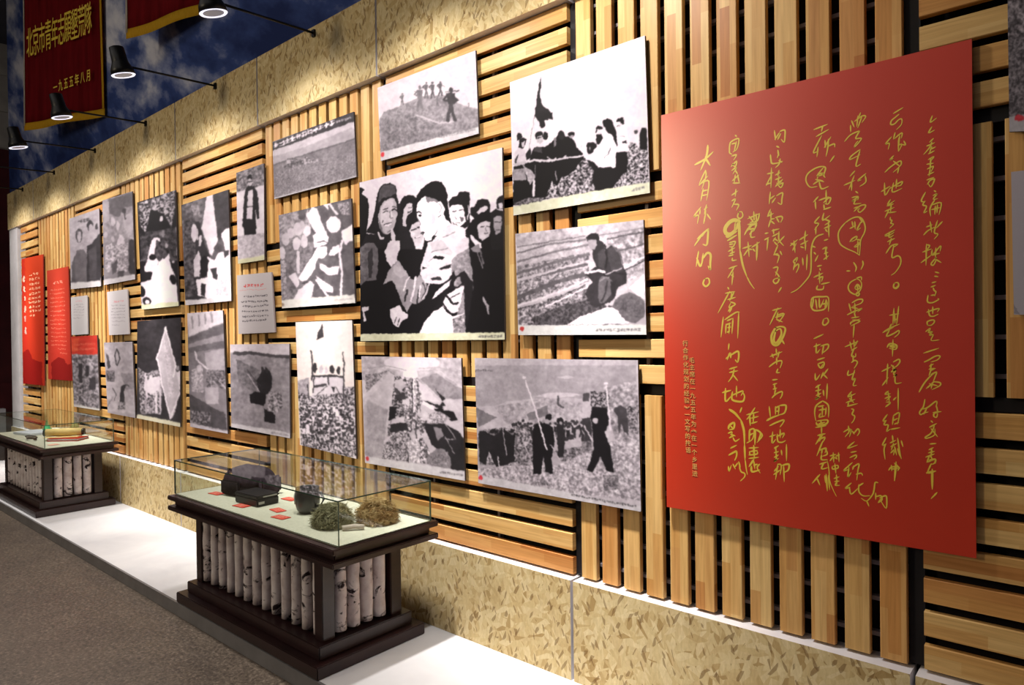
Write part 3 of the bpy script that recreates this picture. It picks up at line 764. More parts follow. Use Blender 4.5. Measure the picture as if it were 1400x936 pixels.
board('photo_board', 'sepia photo of a packed crowd around an arch under a dark flag', [(404, 440.3), (481.3, 437.6), (487.2, 627), (410, 608)], '''
@ 395 435 4.68
V 226,214,216 215,204,204
P 66 172 140 185 92 212 34 216 45 222 122 200 128
N 130 200 14 3 55 400 130 380 130 520 60 520
P 200 150 380 350 370 350 520 150 520
N 40 222 11 6 60 470 150 500 350 480 350 440 420 440 430 700 90 720 75 700
N 34 226 15 7 62 560 425 540 432 895 80 820
C 44 90 560 410 760 11 60 222
N 30 215 12 7 80 740 428 760 432 895 80 820
L 74 10 140 210 150 300 146 400;E 60 140 215 7 10;L 60 8 345 222 352 300 348 540;L 66 9 118 425 130 520
E 54 165 320 14 32;E 54 275 330 15 28;E 54 316 336 13 24;E 190 205 330 13 26;E 200 238 335 10 22
L 54 12 150 372 345 375;L 66 8 160 380 155 480;L 66 8 250 375 252 430;L 60 18 165 440 230 430;P 46 268 440 296 440 286 480;L 70 5 240 440 170 500;L 70 5 300 440 340 520
''', G)

board('photo_board', 'grey photo of farmhands with horses ploughing open land', [(314.6, 470.7), (395.5, 469.7), (396.5, 599), (316.2, 583.5)], '''
@ 250 365 3.98
V 150 128;N 112 160 26 2.5 258 480 580 490 585 900 268 870
P 194 250 410 580 415 580 478 258 462;L 70 18 282 470 360 468 440 478 520 488 578 488
N 80 130 14 3 290 500 420 560 400 700 300 620
P 40 402 620 432 560 468 560 486 600 482 650 470 690 410 690;E 50 432 560 8 18;E 50 455 562 8 16
P 30 360 700 390 680 450 690 452 740 440 758 370 740;P 32 440 770 502 790 502 850 445 842
N 50 200 12 5 468 680 535 680 545 760 500 800 460 780;L 170 6 350 580 415 680;L 60 4 350 560 420 650
P 190,184,192 262 848 585 902 588 950 262 885;T 110 480 900 575 915 9
''', G)

board('photo_board', 'tilted night photo of a long white flag over busy workers', [(248, 280.3), (312, 259), (316.3, 411), (253.5, 417.2)], '''
@ 245 220 4.68
F 88;N 60 140 24 3 15 280 160 235 150 400 30 560
N 90 190 14 3 75 270 130 280 130 340 90 360
P 50 30 380 130 390 150 500 190 600 200 700 160 880 40 890
N 40 110 18 4 30 380 100 370 110 860 40 880
P 66 212 214 316 184 328 460 245 510
P 214 175 228 213 214 247 510 208 608 195 598 142 430
E 205 95 460 20 60;L 190 14 112 440 118 500;L 205 14 135 480 130 540;P 196 90 640 120 570 140 640 130 740 95 740
P 228 178 608 220 640 250 580 332 590 340 870 175 884;P 232 268 470 298 430 328 430 335 600 300 590;E 76 250 558 27 30;P 70 285 575 320 570 318 600 290 620
P 34 130 640 160 600 190 640 175 730 140 750;P 60 200 690 240 680 245 760 215 750
P 222 105 760 200 740 200 880 120 860;P 44 140 780 170 790 165 870 140 860;N 170 230 12 4 230 780 300 740 320 860 230 870
P 196,190,198 30 892 345 868 345 900 30 930
''', G)

board('photo_board', 'tall grey photo of a flag procession inside a roofed hall', [(256, 428.2), (304.6, 424), (311.3, 592.6), (260, 583)], '''
@ 250 365 3.98
F 128;P 196 15 250 220 235 224 300 30 380;L 140 8 50 270 55 330;L 140 8 85 262 90 320;L 140 8 120 256 125 310;L 140 8 155 250 160 300
P 96 28 385 222 305 226 440 32 470;P 140 32 420 226 360 228 400 32 440
P 158 120 470 222 440 228 570 132 570;P 118 32 470 120 460 130 600 36 640
L 196 9 68 460 75 500 160 582;P 186 48 600 100 540 116 660 60 672;N 120 210 10 4 45 560 110 540 115 680 50 680;E 190 90 550 14 20
P 166 120 652 196 650 196 745 125 745;N 60 170 10 5 130 560 228 560 232 660 130 650;L 180 6 200 620 232 660
P 76 36 690 232 800 240 900 40 860;N 50 160 12 5 40 780 150 790 150 860 40 850
P 184,176,186 36 848 245 890 245 925 36 885;T 100 140 872 232 888 8
''', G)

board('photo_board', 'stark photo of a dark crowd gathered around a bright white mound', [(187.5, 276.7), (239.6, 259.8), (244.2, 418), (193.6, 423)], '''
@ 90 255 5.506
F 32;N 30 190 16 7 540 125 822 25 822 180 790 310 740 200 640 170 600 350 560 300
N 24 90 22 3 560 350 840 300 845 560 560 560
P 214 600 640 590 620 612 540 640 410 660 380 705 385 708 410 680 400 660 520 700 560 690 590 720 540 740 548 775 500 780 560 800 620 832 690 845 870 570 892 565 720 640 700 650 640
P 228 700 560 740 545 800 640 830 700 840 870 640 880 660 740
E 30 808 700 24 40 -20;E 30 575 790 20 40;E 40 612 860 34 28;E 216 614 866 16 14;E 30 650 530 26 24
E 120 728 352 14 30;E 100 708 352 6 18;E 150 756 442 12 16;E 170 808 568 10 10;L 120 6 560 560 600 540;L 150 6 826 310 835 360;L 150 6 835 460 838 520;E 196 716 240 12 22
P 206,204,176 560 888 850 865 850 900 560 930
''', G)

board('photo_board', 'night photo of a white banner cone rising over a lit crowd', [(187.5, 438.6), (246, 434), (246.3, 583.5), (187, 571.3)], '''
@ 90 395 4.68
F 52;N 46 60 40 2 460 180 740 180 740 500 460 480
N 40 205 12 5 462 500 520 540 560 520 600 520 620 640 610 800 480 800
P 216 500 600 540 570 600 560 610 640 540 680 500 640;L 210 14 510 540 520 690;L 215 14 575 570 580 790;L 200 12 605 620 605 760;L 170 10 510 700 515 790;L 215 18 545 560 548 620;E 150 700 500 8 16;E 150 716 505 8 16
P 216 700 540 730 520 735 640 700 660
P 188 640 246 702 490 730 660 690 812 668 832 622 640 583 442
L 238 8 640 246 583 442 622 640 668 830;L 238 8 640 246 702 490 690 560;L 238 7 668 830 730 664
L 236 6 630 340 640 420 660 540 680 660;N 170 225 8 4 622 320 650 320 690 600 690 700 660 700
P 206,200,178 455 800 735 856 735 900 455 850
''', G)

board('photo_board', 'faded photo of a seated group of women with one raised hand', [(140, 274), (180.6, 261.3), (184.6, 381.5), (142, 389.6)], '''
@ 90 255 5.506
F 128;N 112 170 26 2.5 270 90 520 30 530 400 285 420
P 96 320 100 500 40 512 150 440 150 400 230 330 200;P 160 270 130 322 110 330 250 285 280
P 172 430 220 500 190 505 350 470 380 440 300
E 188 356 258 18 34;E 190 392 288 14 34;E 70 440 178 16 22;L 70 12 440 190 450 240;E 180 300 360 14 24;E 180 356 390 14 24
P 200 388 400 410 350 440 375 452 470 450 640 368 640 380 500;P 204 296 500 320 440 345 420 370 520 345 620 300 640
N 110 215 14 5 300 440 470 420 470 640 300 640
P 62 472 400 512 395 518 660 475 660;P 80 390 640 440 630 440 680 390 690;L 190 8 480 380 510 400
P 84 345 580 390 540 380 640 350 660
P 200,194,202 285 700 525 660 525 705 285 745
''', G)

board('photo_board', 'faded double portrait photo of a couple in plain jackets', [(94.5, 299), (135.6, 285), (138.2, 391), (97, 395.2)], '''
@ 90 255 5.506
V 176 160;N 150 190 20 2 20 240 250 170 260 450 40 480
T 66 92 262 178 246 26
E 60 100 368 26 52;E 172 102 376 17 40;E 120 90 350 6 20
P 104 42 720 48 570 82 480 130 472 160 510 158 720;P 86 45 600 70 520 70 720 45 720
E 56 184 298 24 44;E 172 190 322 17 42;E 60 230 300 10 24
P 56 155 720 160 450 200 430 240 365 262 350 262 710;P 74 170 480 230 440 230 700 180 700
P 206,200,206 36 728 262 706 265 760 38 780
''', G)

TX = 'text panels among the photographs'
board('text_board', 'small white text card below the couple portrait', [(97, 406.3), (118.8, 403.5), (119.6, 456.5), (98, 458)], '''
@ 90 395 4.68
V 214,208,212 200,196,200
T 226,170,180 58 78 106 76 10;T 170 50 100 115 98 6;T 170 50 116 115 114 6;T 170 50 132 115 130 6;T 175 50 150 115 148 6;T 175 50 168 115 166 6;T 175 50 186 105 184 6
''', None, 'sign', 0, edge=(190, 186, 190))
board('text_board', 'white text card directly above the hanging ring photo', [(146.3, 399), (173.8, 395), (176.2, 456.5), (149.2, 458)], '''
@ 90 395 4.68
V 214,208,214 196,190,196
T 220,150,160 300 80 370 76 12;T 160 290 105 380 102 7;T 160 290 125 380 122 7;T 160 290 145 380 142 7;T 165 290 165 380 163 7;T 165 290 185 380 183 7;T 170 290 208 380 206 7;T 170 290 230 345 229 7
''', None, 'sign', 0, edge=(190, 186, 190))
board('text_board', 'grey text card with red heading below the dark coat photo', [(324, 376.3), (371, 371.8), (375.8, 454), (326.2, 456.4)], '''
@ 250 365 3.98
V 184,176,180 170,162,166
T 190,70,70 328 102 440 96 15;L 200,120,120 2 312 126 458 116
T 80 332 160 462 152 10;T 80 318 188 462 180 10;T 80 326 212 466 205 10;T 80 322 240 466 234 10;T 80 322 268 466 260 10;T 80 322 292 456 286 10
''', None, 'sign', 0, edge=(150, 140, 144))
board('text_board', 'narrow red text panel at the far end nearest the white post', [(29.5, 354), (58.5, 347.5), (60.5, 527), (31.5, 524)], '''
@ 0 337 10.77
V 206,66,36 190,48,30
P 196,50,34 290 0 360 0 420 2100 290 2100
L 236,200,180 26 350 440 352 510;L 236,200,180 24 355 590 358 660;L 236,200,180 22 362 740 365 790;L 220,180,160 24 368 880 370 960;L 200,160,150 22 370 1030 372 1090;L 200,170,160 24 372 1190 374 1270
T 250,196,160 425 420 570 392 34;T 250,196,160 425 490 590 456 34;T 250,196,160 425 560 590 526 34;T 250,196,160 425 628 590 596 34;T 250,196,160 425 700 600 668 34;T 250,200,164 425 762 600 735 34;T 250,200,164 425 824 600 800 34;T 250,200,164 425 886 600 866 34;T 250,200,164 430 945 600 930 34;T 250,200,164 430 1004 520 998 34
P 150,26,22 330 1560 420 1500 480 1650 620 1700 620 2200 320 2200
''', None, 'sign', 0, edge=(150, 40, 30))
board('text_board', 'second red text panel from the white post, lower hung', [(64, 370), (93, 364), (98, 520.5), (66, 518)], '''
@ 0 337 10.77
V 190,62,44 176,48,38
T 226,140,120 775 540 930 510 36
T 216,120,100 740 640 960 610 20;T 216,120,100 740 700 960 672 20;T 216,120,100 740 760 960 735 20;T 216,120,100 740 822 960 800 20;T 216,120,100 740 885 960 868 20;T 216,120,100 745 950 960 936 20;T 216,120,100 745 1015 960 1005 20;T 212,110,90 745 1080 960 1072 20;T 212,110,90 745 1140 970 1136 20;T 212,110,90 750 1200 970 1200 20;T 212,110,90 750 1262 980 1264 20;T 212,110,90 750 1322 980 1326 20;T 212,110,90 750 1385 980 1390 20;T 212,110,90 750 1445 980 1452 20;T 212,110,90 850 1505 980 1515 20;T 212,110,90 880 1565 990 1575 20
P 130,24,22 760 1700 860 1620 940 1660 1000 1740 1080 1700 1090 2100 760 2100
''', None, 'sign', 0, edge=(160, 50, 34))
board('photo_board', 'photo with a red heading strip beside the second red panel', [(97.3, 460), (132.6, 458), (136.2, 561), (101, 555.5)], '''
@ 90 395 4.68
F 120;N 60 190 14 4 30 410 210 415 220 800 45 740
P 60 80 480 104 480 104 600 84 600;P 60 125 490 145 490 150 560 128 560;P 62 150 570 190 560 195 680 150 680;N 60 200 14 4 50 640 200 640 210 740 60 720
P 186,56,46 20 290 215 285 215 420 20 415;P 206,80,56 40 320 80 310 80 400 40 400;T 220,110,90 50 355 190 350 12;T 220,110,90 50 385 190 382 12
P 196,190,190 40 736 225 765 225 800 40 770
''', None)
board('photo_board', 'pale photo of a figure below a hanging ring', [(142, 468), (180.8, 467), (185, 571.2), (147.2, 564)], '''
@ 90 395 4.68
V 178 160;N 150 192 20 2 240 340 430 340 445 800 260 780
L 62 7 325 385 312 420 318 465 328 490 342 450 340 410 325 385
P 74 258 410 276 430 286 500 268 510;N 60 160 10 5 258 520 310 520 310 590 262 590;N 120 160 16 3 350 540 440 540 440 640 380 640
P 56 352 620 385 610 372 660 378 770 338 770 345 690;L 60 8 378 615 400 620;L 90 6 300 630 322 680 310 710;L 120 5 300 690 268 750;N 60 180 8 5 335 720 380 720 380 775 335 770
''', None)
board('photo_board', 'rough grey photo cut by the right picture edge, with a red seal', [(1377.3, -14), (1470, -42), (1474, 176), (1380, 180)], '''
@ 1050 0 4
F 120;N 60 190 26 4 1290 -200 1800 -200 1800 600 1300 640
N 70 150 14 5 1300 200 1700 160 1700 600 1310 640
P 176,170,178 1300 640 1750 600 1750 760 1300 760
E 196,60,70 1375 648 26 18;L 196,60,70 6 1352 660 1372 662
''', G)
board('text_board', 'blank pale grey panel below the rough grey photo at the right', [(1382.4, 235), (1476, 224), (1480, 430), (1386.2, 430)], '''
@ 1050 234 4
V 178,170,180 168,162,172
P 140,134,144 1340 720 1380 780 1345 780
''', None, 'sign', 0, edge=(120, 114, 118))

# ------------------------------------------------------------------ the big vermilion panel with the handwriting
bp = [(903.75, 157.6), (1328.6, 53), (1334.8, 763), (911.6, 692.6)]
bw = [unp(*p, y=BY) for p in bp]
bc = np.mean(bw, 0)
ban = empty('calligraphy_panel', (bc[0], WY, bw[3][2])); tag(ban, 'huge vermilion panel covered in yellow handwritten columns of characters', 'sign')
quadobj('panel_board', bw, .010, MT['red'], ban)
cw = [tuple(bc + (np.array(p) - bc) * .95 + np.array([0, .0101, 0])) for p in bw]
quadobj('mounting_foam', cw, .0122, MT['mount'], ban)
INK = {}
INK['1130 140 6.985'] = '''1010 130 992 190 1050 150|1005 235 975 290 1030 265|1020 345 985 380|960 415 1000 400 1030 385|1005 380 985 430 930 495|1000 445 1040 425|1005 420 985 480|975 490 1030 462|975 545 1025 518 995 560|995 540 990 640|960 590 1020 580|965 635 1020 610 1000 660|970 690 1025 665|960 740 1025 715|990 640 980 700|965 780 990 745 1030 730 1020 770 995 805 975 780
640 105 730 50|690 115 660 140 620 175 615 210 650 205 690 165 720 160 715 210 670 258|620 330 565 395 600 390 590 445|655 290 640 350|650 345 720 290 715 340|700 320 690 400 720 400 690 465|690 340 686 465|740 370 755 405 720 400
640 510 605 550 635 535|560 665 620 610 700 560 715 580 700 610 640 665|690 620 680 675|640 560 700 610|525 850 605 800|555 770 560 885 610 810|640 770 630 855 720 820|670 735 665 820|610 820 720 755 710 790 670 800
325 100 300 160|240 175 265 235|300 130 290 230|270 180 340 130 375 135 340 190|340 130 300 240|230 220 232 280|175 370 230 310 310 275 300 300 280 345 335 345 270 425 275 400 300 370|320 450 240 510 225 545 320 500|320 460 290 560 285 610 325 590|270 655 225 705|170 790 270 745|265 700 215 830|240 760 240 840|375 680 300 745 330 740|370 700 375 760 320 800|280 850 300 865'''
INK['1130 260 6.985'] = '''945 20 905 100 940 110|940 105 920 140 955 155 930 215 960 200|1030 5 1045 15|1020 50 1055 35 1020 85 1060 80|1035 90 990 170 995 245|1010 140 1095 120 1075 230|1040 150 1035 230|1060 140 1055 215|1005 185 1085 165|990 300 1005 400|930 425 970 385 1040 350|955 350 1010 330|1060 290 1030 400 1065 420 1030 465|1105 300 1050 360|955 515 950 715|920 590 1000 560|905 690 1000 620|960 520 985 530 960 570|1010 570 1010 620 1090 530 1085 580|1045 550 1040 640|1010 620 1080 600|1050 640 1000 700 1020 715 1045 670 1040 640|1045 660 1095 690|1040 780 1075 790|1035 820 1065 825
610 90 585 140 650 100|580 150 640 130|560 200 645 165|620 130 610 210|595 190 560 262|590 215 665 205|610 260 610 280 625 290 615 315 640 325 605 360|650 380 560 430 600 430 645 400|600 400 600 450 640 430|585 490 650 460|620 460 600 520|570 600 620 530 680 515 640 545|645 520 625 640 680 625 708 650 705 710 660 780 620 810|650 885 640 915 660 932 690 905 680 880 650 885
300 65 245 105 290 90|275 100 265 130 330 125|265 200 320 150 370 140 365 170 320 210 300 190 315 175|265 170 330 150|245 70 300 60 300 90|180 310 240 270 300 255 345 280 370 350 360 410 330 470 320 560 315 620|180 310 130 370 112 430 130 510 190 555 270 590 315 620|310 255 340 300 320 310|245 300 255 350|225 365 280 335|270 300 275 370|330 300 290 380 325 360|225 490 250 460 290 440 280 470 240 490|290 470 325 480 300 530 265 540 310 500|300 480 300 600|320 490 325 530|195 770 225 770|260 690 285 735 275 775|345 675 350 710 330 755'''
INK['1130 380 6.985'] = '''285 8 230 40 208 85 225 130 280 155 325 110 335 50 310 15 285 8|270 95 295 60 320 90 290 110 270 95|295 60 300 130|280 160 300 170 315 150 295 135 275 160|290 0 330 -10 335 20|215 245 235 320|245 235 300 205 345 205 330 240 250 270|270 240 275 330|200 350 260 320 340 290 300 320|240 280 300 290|240 380 310 370|265 330 280 380|250 400 320 410 235 455|230 440 240 420 320 390|265 440 255 565|180 655 300 605|225 610 240 680|262 590 265 660|295 600 270 650|240 690 290 660|265 670 240 740 275 750 280 720|240 805 270 785 295 800 285 830 265 860|255 740 255 800
650 50 640 85 665 100 690 75 680 45 650 50|645 290 635 445|690 270 670 440|605 355 690 340|640 400 680 390|650 340 655 430|540 520 600 480 695 440|620 440 600 480|600 500 575 555 640 530 690 500 690 530 650 565|545 515 640 470|635 590 630 745|580 660 605 625 670 640 660 680 600 670|600 640 665 650|605 655 660 662|530 890 610 850|585 820 580 920|640 800 690 775 700 800 670 840 630 860|620 830 640 850|620 890 660 880 640 920|650 860 640 900
1000 85 1040 70|1010 45 1045 35|1020 95 1030 120 1045 130 1035 170|970 165 965 225 1010 235 1070 205 1065 195|1000 165 1040 160|960 325 1000 310 1075 290 1060 320|1015 275 1015 340|975 300 985 355 1020 365 1065 345|965 450 965 415 1020 400 1030 420 1000 450 965 450|950 510 990 480 975 520 1010 510 985 545 1020 540 1000 595 1075 590|930 715 1070 670|935 800 970 785 1040 745 1085 745 1060 780 1000 800|985 840 1020 820|1000 820 995 870|980 870 1030 860|1000 870 980 930'''
INK['1130 500 6.985'] = '''1000 0 995 40 1040 25|885 248 930 170 990 100 1050 55|1000 80 1050 60 1035 110 1020 150|1020 150 1085 160 1080 190 1010 225|955 215 1030 150|985 170 1060 190|1010 160 1000 215|940 320 925 390 890 440 900 465 930 450 970 440|905 410 960 400 1040 340 1055 350 1045 390|930 460 960 400|1050 380 1060 440 1030 450 1025 480 1050 490 1060 460 1055 430|1020 445 1095 435|1000 525 1015 540|985 585 1050 550|1030 570 1000 640 945 680 960 690 1030 660 1035 600|1000 600 1060 675|990 745 1045 740|980 800 1020 780|975 830 1030 815|1005 790 1000 860|950 870 1030 840|990 850 1010 890|960 920 1040 890 1040 930
585 0 575 170|535 185 590 110|640 0 640 40 665 30 620 60|640 60 650 90 670 80 640 105|655 100 660 165 715 160|590 240 560 270 610 265|560 310 610 290 575 330|590 250 600 340|565 390 610 350 570 345|640 325 665 300|685 215 685 420|580 465 540 525 570 520|570 520 550 560 590 565 575 625 605 605|640 480 630 560|640 475 690 445 695 480 680 555|640 520 680 500|650 555 690 540|615 605 700 590|570 685 535 755 570 745|565 745 550 800 560 890|630 665 635 720|610 735 660 710|615 770 670 740|640 740 620 800|615 830 650 800 640 850|680 690 700 830 715 885|680 790 700 860|715 715 730 770|650 770 670 850
210 45 205 90 270 65|270 40 245 130 275 120 255 185 285 185|240 245 205 295 275 265|235 270 240 340|190 350 270 320|200 385 295 360|220 310 260 350|210 350 205 385|240 410 260 420 245 460 270 480 260 520 240 545|165 630 220 600 215 630 180 675|210 575 215 640|225 620 240 610 220 675|250 625 265 650|265 640 300 600 315 630 295 665|265 725 200 785 295 755|235 825 285 815|225 875 280 850 285 870 265 890'''
INK['1130 580 6.985'] = '''35 300 90 285|65 270 70 360|35 345 65 310 85 325|95 300 125 290|115 270 120 355|90 310 100 330|55 400 60 425 110 415 105 390 55 400|80 375 90 465|75 515 120 500|95 480 100 570|80 545 120 540|100 550 85 580 125 580
245 365 165 440 205 430|215 410 205 500 235 460|260 395 250 430|250 410 310 375 300 440 290 530|285 475 330 465 345 485|235 560 180 610 225 600|220 600 235 665 300 610|350 560 305 590|310 575 310 640 350 680 415 680|490 555 465 555 455 620 440 670 385 730 335 705|385 730 405 780|470 655 470 715|470 690 520 680 530 720 500 745|510 700 560 680 575 700 570 800 520 730|495 745 530 700
w18 665 360 650 535|595 435 625 405 695 410 680 440|620 390 625 440|650 370 695 410|625 425 690 420|w20 1010 430 1010 615|w22 960 462 1040 445|1000 375 960 465|980 340 1040 330 1030 370 1000 380|960 355 985 300|1055 650 1000 708'''
INK['930 170 6.364'] = '''w20 240 185 230 270 180 395|w18 130 350 220 300 285 240|w18 225 300 260 355|220 400 165 520|165 530 240 450|220 400 225 450 190 560|190 510 250 495 230 660|200 560 180 665|195 580 240 570|190 620 235 610|180 720 120 800 160 790 150 860|170 780 175 740|230 700 210 780|210 740 235 720|205 860 225 750|235 780 265 825
480 95 492 105|430 250 430 190 445 150 510 125 495 210 460 240|450 170 490 160|490 150 470 235|430 200 430 245 450 260|450 275 490 265 465 310|445 365 490 320 480 370 455 340|450 400 490 375 460 430|480 400 500 430|455 490 510 440|480 440 470 510|460 510 520 510|500 440 515 510|450 615 500 580|485 565 480 625|450 665 480 650 465 690 450 720|470 695 510 700 490 745|510 765 500 800 520 820 545 795 535 760 510 765
820 55 830 135|825 130 865 70|850 130 875 80|870 60 910 50 912 100 905 155 880 130|840 190 860 200|850 225 855 260 845 290|850 240 860 270|785 265 790 310 800 340 850 335 890 320|870 300 860 345 830 375|860 315 885 330|760 430 810 420|795 380 790 550|750 530 795 440|750 520 790 510|830 440 870 420|860 400 850 450|830 480 880 460|860 450 850 520|830 540 870 490|890 480 860 520 895 510 875 550 840 510|785 590 775 690|780 650 820 620|800 680 830 640|840 620 890 595 885 650 880 695 850 680|785 740 760 800|760 800 810 775|790 760 790 830|770 890 790 830 820 820|790 840 820 865|840 815 860 850|830 810 880 800 890 820 875 850
1165 45 1280 0|1240 15 1230 60|1185 105 1290 45|1230 100 1160 240 1195 235|1200 200 1190 280|1260 140 1265 200|1255 200 1310 110|1290 130 1285 200 1270 275|1290 190 1340 170 1345 195|1340 275 1305 325|1240 365 1180 380 1110 430 1095 490 1130 545 1190 540|1240 365 1265 380 1250 440 1260 460|1190 445 1250 370|1200 450 1250 430 1210 430 1190 480|1160 520 1210 490 1250 500|1210 500 1230 560 1290 540|1180 480 1240 490|1200 630 1160 675|1175 670 1180 735|1210 660 1290 630|1270 575 1270 690|1250 680 1290 640 1310 645 1290 690 1260 690|1250 740 1310 720|1250 700 1255 740
590 820 690 775|600 800 640 850|640 760 645 860|660 780 665 850|690 775 670 840 610 850|590 870 670 860|630 870 580 930|620 880 665 870 640 930'''
INK['930 290 6.364'] = '''w34 515 80 470 68 425 92 392 140 398 182 440 188 490 140 500 95|w24 512 80 515 180 520 330|w18 520 330 545 460 580 560|w11 580 560 612 620 645 665|w18 400 200 420 215 495 165|w18 415 245 490 200|480 90 470 180
560 195 600 130 665 90|610 90 660 80 650 130|600 120 640 110|600 150 650 140|605 190 640 150|620 160 615 215 650 215|545 315 620 290|590 260 600 385|555 375 600 310|600 320 625 325|625 305 690 260|w18 670 265 665 415|635 320 650 340
430 265 480 255 460 300 430 300|430 280 460 275|420 340 475 310|450 300 455 365|435 360 475 345|425 380 465 370|455 400 455 420 490 415|425 490 495 465|470 480 415 570|460 520 450 630|445 545 465 560|415 655 425 670|395 705 475 690|430 690 330 875|470 695 430 770|415 760 480 740|440 780 480 800 425 830 440 790|420 860 440 830|450 830 430 870|450 700 440 760
w16 150 230 240 150 245 160|w16 200 180 160 240 125 290|190 210 215 175|w18 245 150 240 230 230 285 200 280|160 340 150 400 140 470|w18 145 400 175 470 200 400|200 360 185 470|w20 200 400 235 355 265 370 262 440 262 500 245 470|w16 215 580 200 620 225 645 255 615 245 575 215 580
740 185 765 180|735 240 770 220|765 225 755 330|810 150 815 190|800 160 860 145|860 170 860 240 900 290|805 210 860 180|820 230 850 250|905 210 850 270|810 250 830 220|820 260 850 290|850 290 815 370|870 340 885 370|830 370 860 380 845 440|815 370 850 360|810 485 850 480 830 550|830 520 860 560 855 600 830 620 810 600 825 580 870 570|880 655 855 695
960 290 1020 240|990 250 1000 350|965 270 1000 290|980 330 1010 270|1040 240 1110 195|1090 165 1080 260|1050 280 1110 250|1090 250 1090 330|1050 300 1075 310|985 425 1020 395 1010 430|985 430 1000 450|990 480 1025 450 1030 480 1010 525|1000 440 985 500|1065 400 1070 460|1105 370 1100 500|1245 190 1190 210 1155 260 1140 340 1140 450 1130 540 1080 610 1020 670 965 700
1210 40 1170 90 1205 100 1170 150|1180 130 1180 190|1250 10 1240 70 1300 30|1250 60 1300 80 1260 110|1255 140 1310 115|1290 80 1295 215|1265 150 1280 170|1255 245 1285 235|1150 295 1175 305|1165 350 1180 365|1175 425 1200 375|1240 320 1275 305 1260 350|1255 360 1285 350|1250 410 1290 380|1265 310 1275 410|1195 470 1230 462|1215 490 1220 505|1165 565 1240 530|1210 520 1215 620|1200 580 1240 560 1230 600|1195 640 1190 670 1240 670 1250 640|1230 625 1300 610|1140 770 1160 740 1240 735 1290 745 1290 860|1140 770 1140 820 1170 855 1250 845 1280 800 1270 760|1180 760 1190 840|1210 750 1215 830 1250 760|1235 800 1280 790|1160 750 1150 830|1270 760 1260 840'''
INK['930 410 6.364'] = '''375 150 355 320|390 170 480 110 515 105|510 105 500 330|400 210 395 290|410 180 455 160|400 215 440 200|430 200 425 290|460 160 450 290|415 240 440 235|410 280 430 270|425 380 420 430|400 510 430 480|430 460 410 520|w16 440 500 440 460|w16 440 480 500 445 510 480 500 540 480 520|430 600 495 580|430 630 500 615|470 600 455 660 420 710|460 650 500 700|w16 370 805 440 785|w16 395 770 395 880 440 840|450 830 545 790 530 830|490 750 490 840|w17 455 800 450 860 490 880 545 880 560 840 550 810
1250 165 1240 205 1260 218 1290 190 1280 158 1250 165|805 90 880 70|850 70 780 215|850 110 840 170|850 130 905 120 860 190|840 170 890 190|830 150 900 130|w20 830 240 795 310 805 380 850 388 895 320 915 250 880 230 830 240|w18 830 270 815 350 840 370 880 300 870 250 830 270|w16 880 340 905 380|835 425 840 480|785 490 885 450|800 470 810 500|860 450 850 500|775 580 830 540 885 530 870 590|840 500 840 560|850 600 840 630 865 630|805 695 845 690|810 735 840 725|820 740 825 775|810 775 840 765|800 850 830 820 885 795 885 830 870 855|830 780 820 820
1165 335 1245 298|1165 405 1220 385|1185 380 1185 460 1215 430|1225 400 1285 385 1285 420 1240 460|1250 390 1235 470|1195 520 1255 502|1200 560 1220 590 1240 560|1200 555 1250 540 1245 580 1225 595|1175 640 1180 695 1215 650|1245 630 1225 680|1285 600 1240 660|1250 650 1280 680|1180 760 1220 735|1200 740 1205 790|1180 790 1225 780|1185 830 1225 810|1200 790 1200 850 1175 860 1220 840|1245 785 1250 830|1280 730 1275 860'''
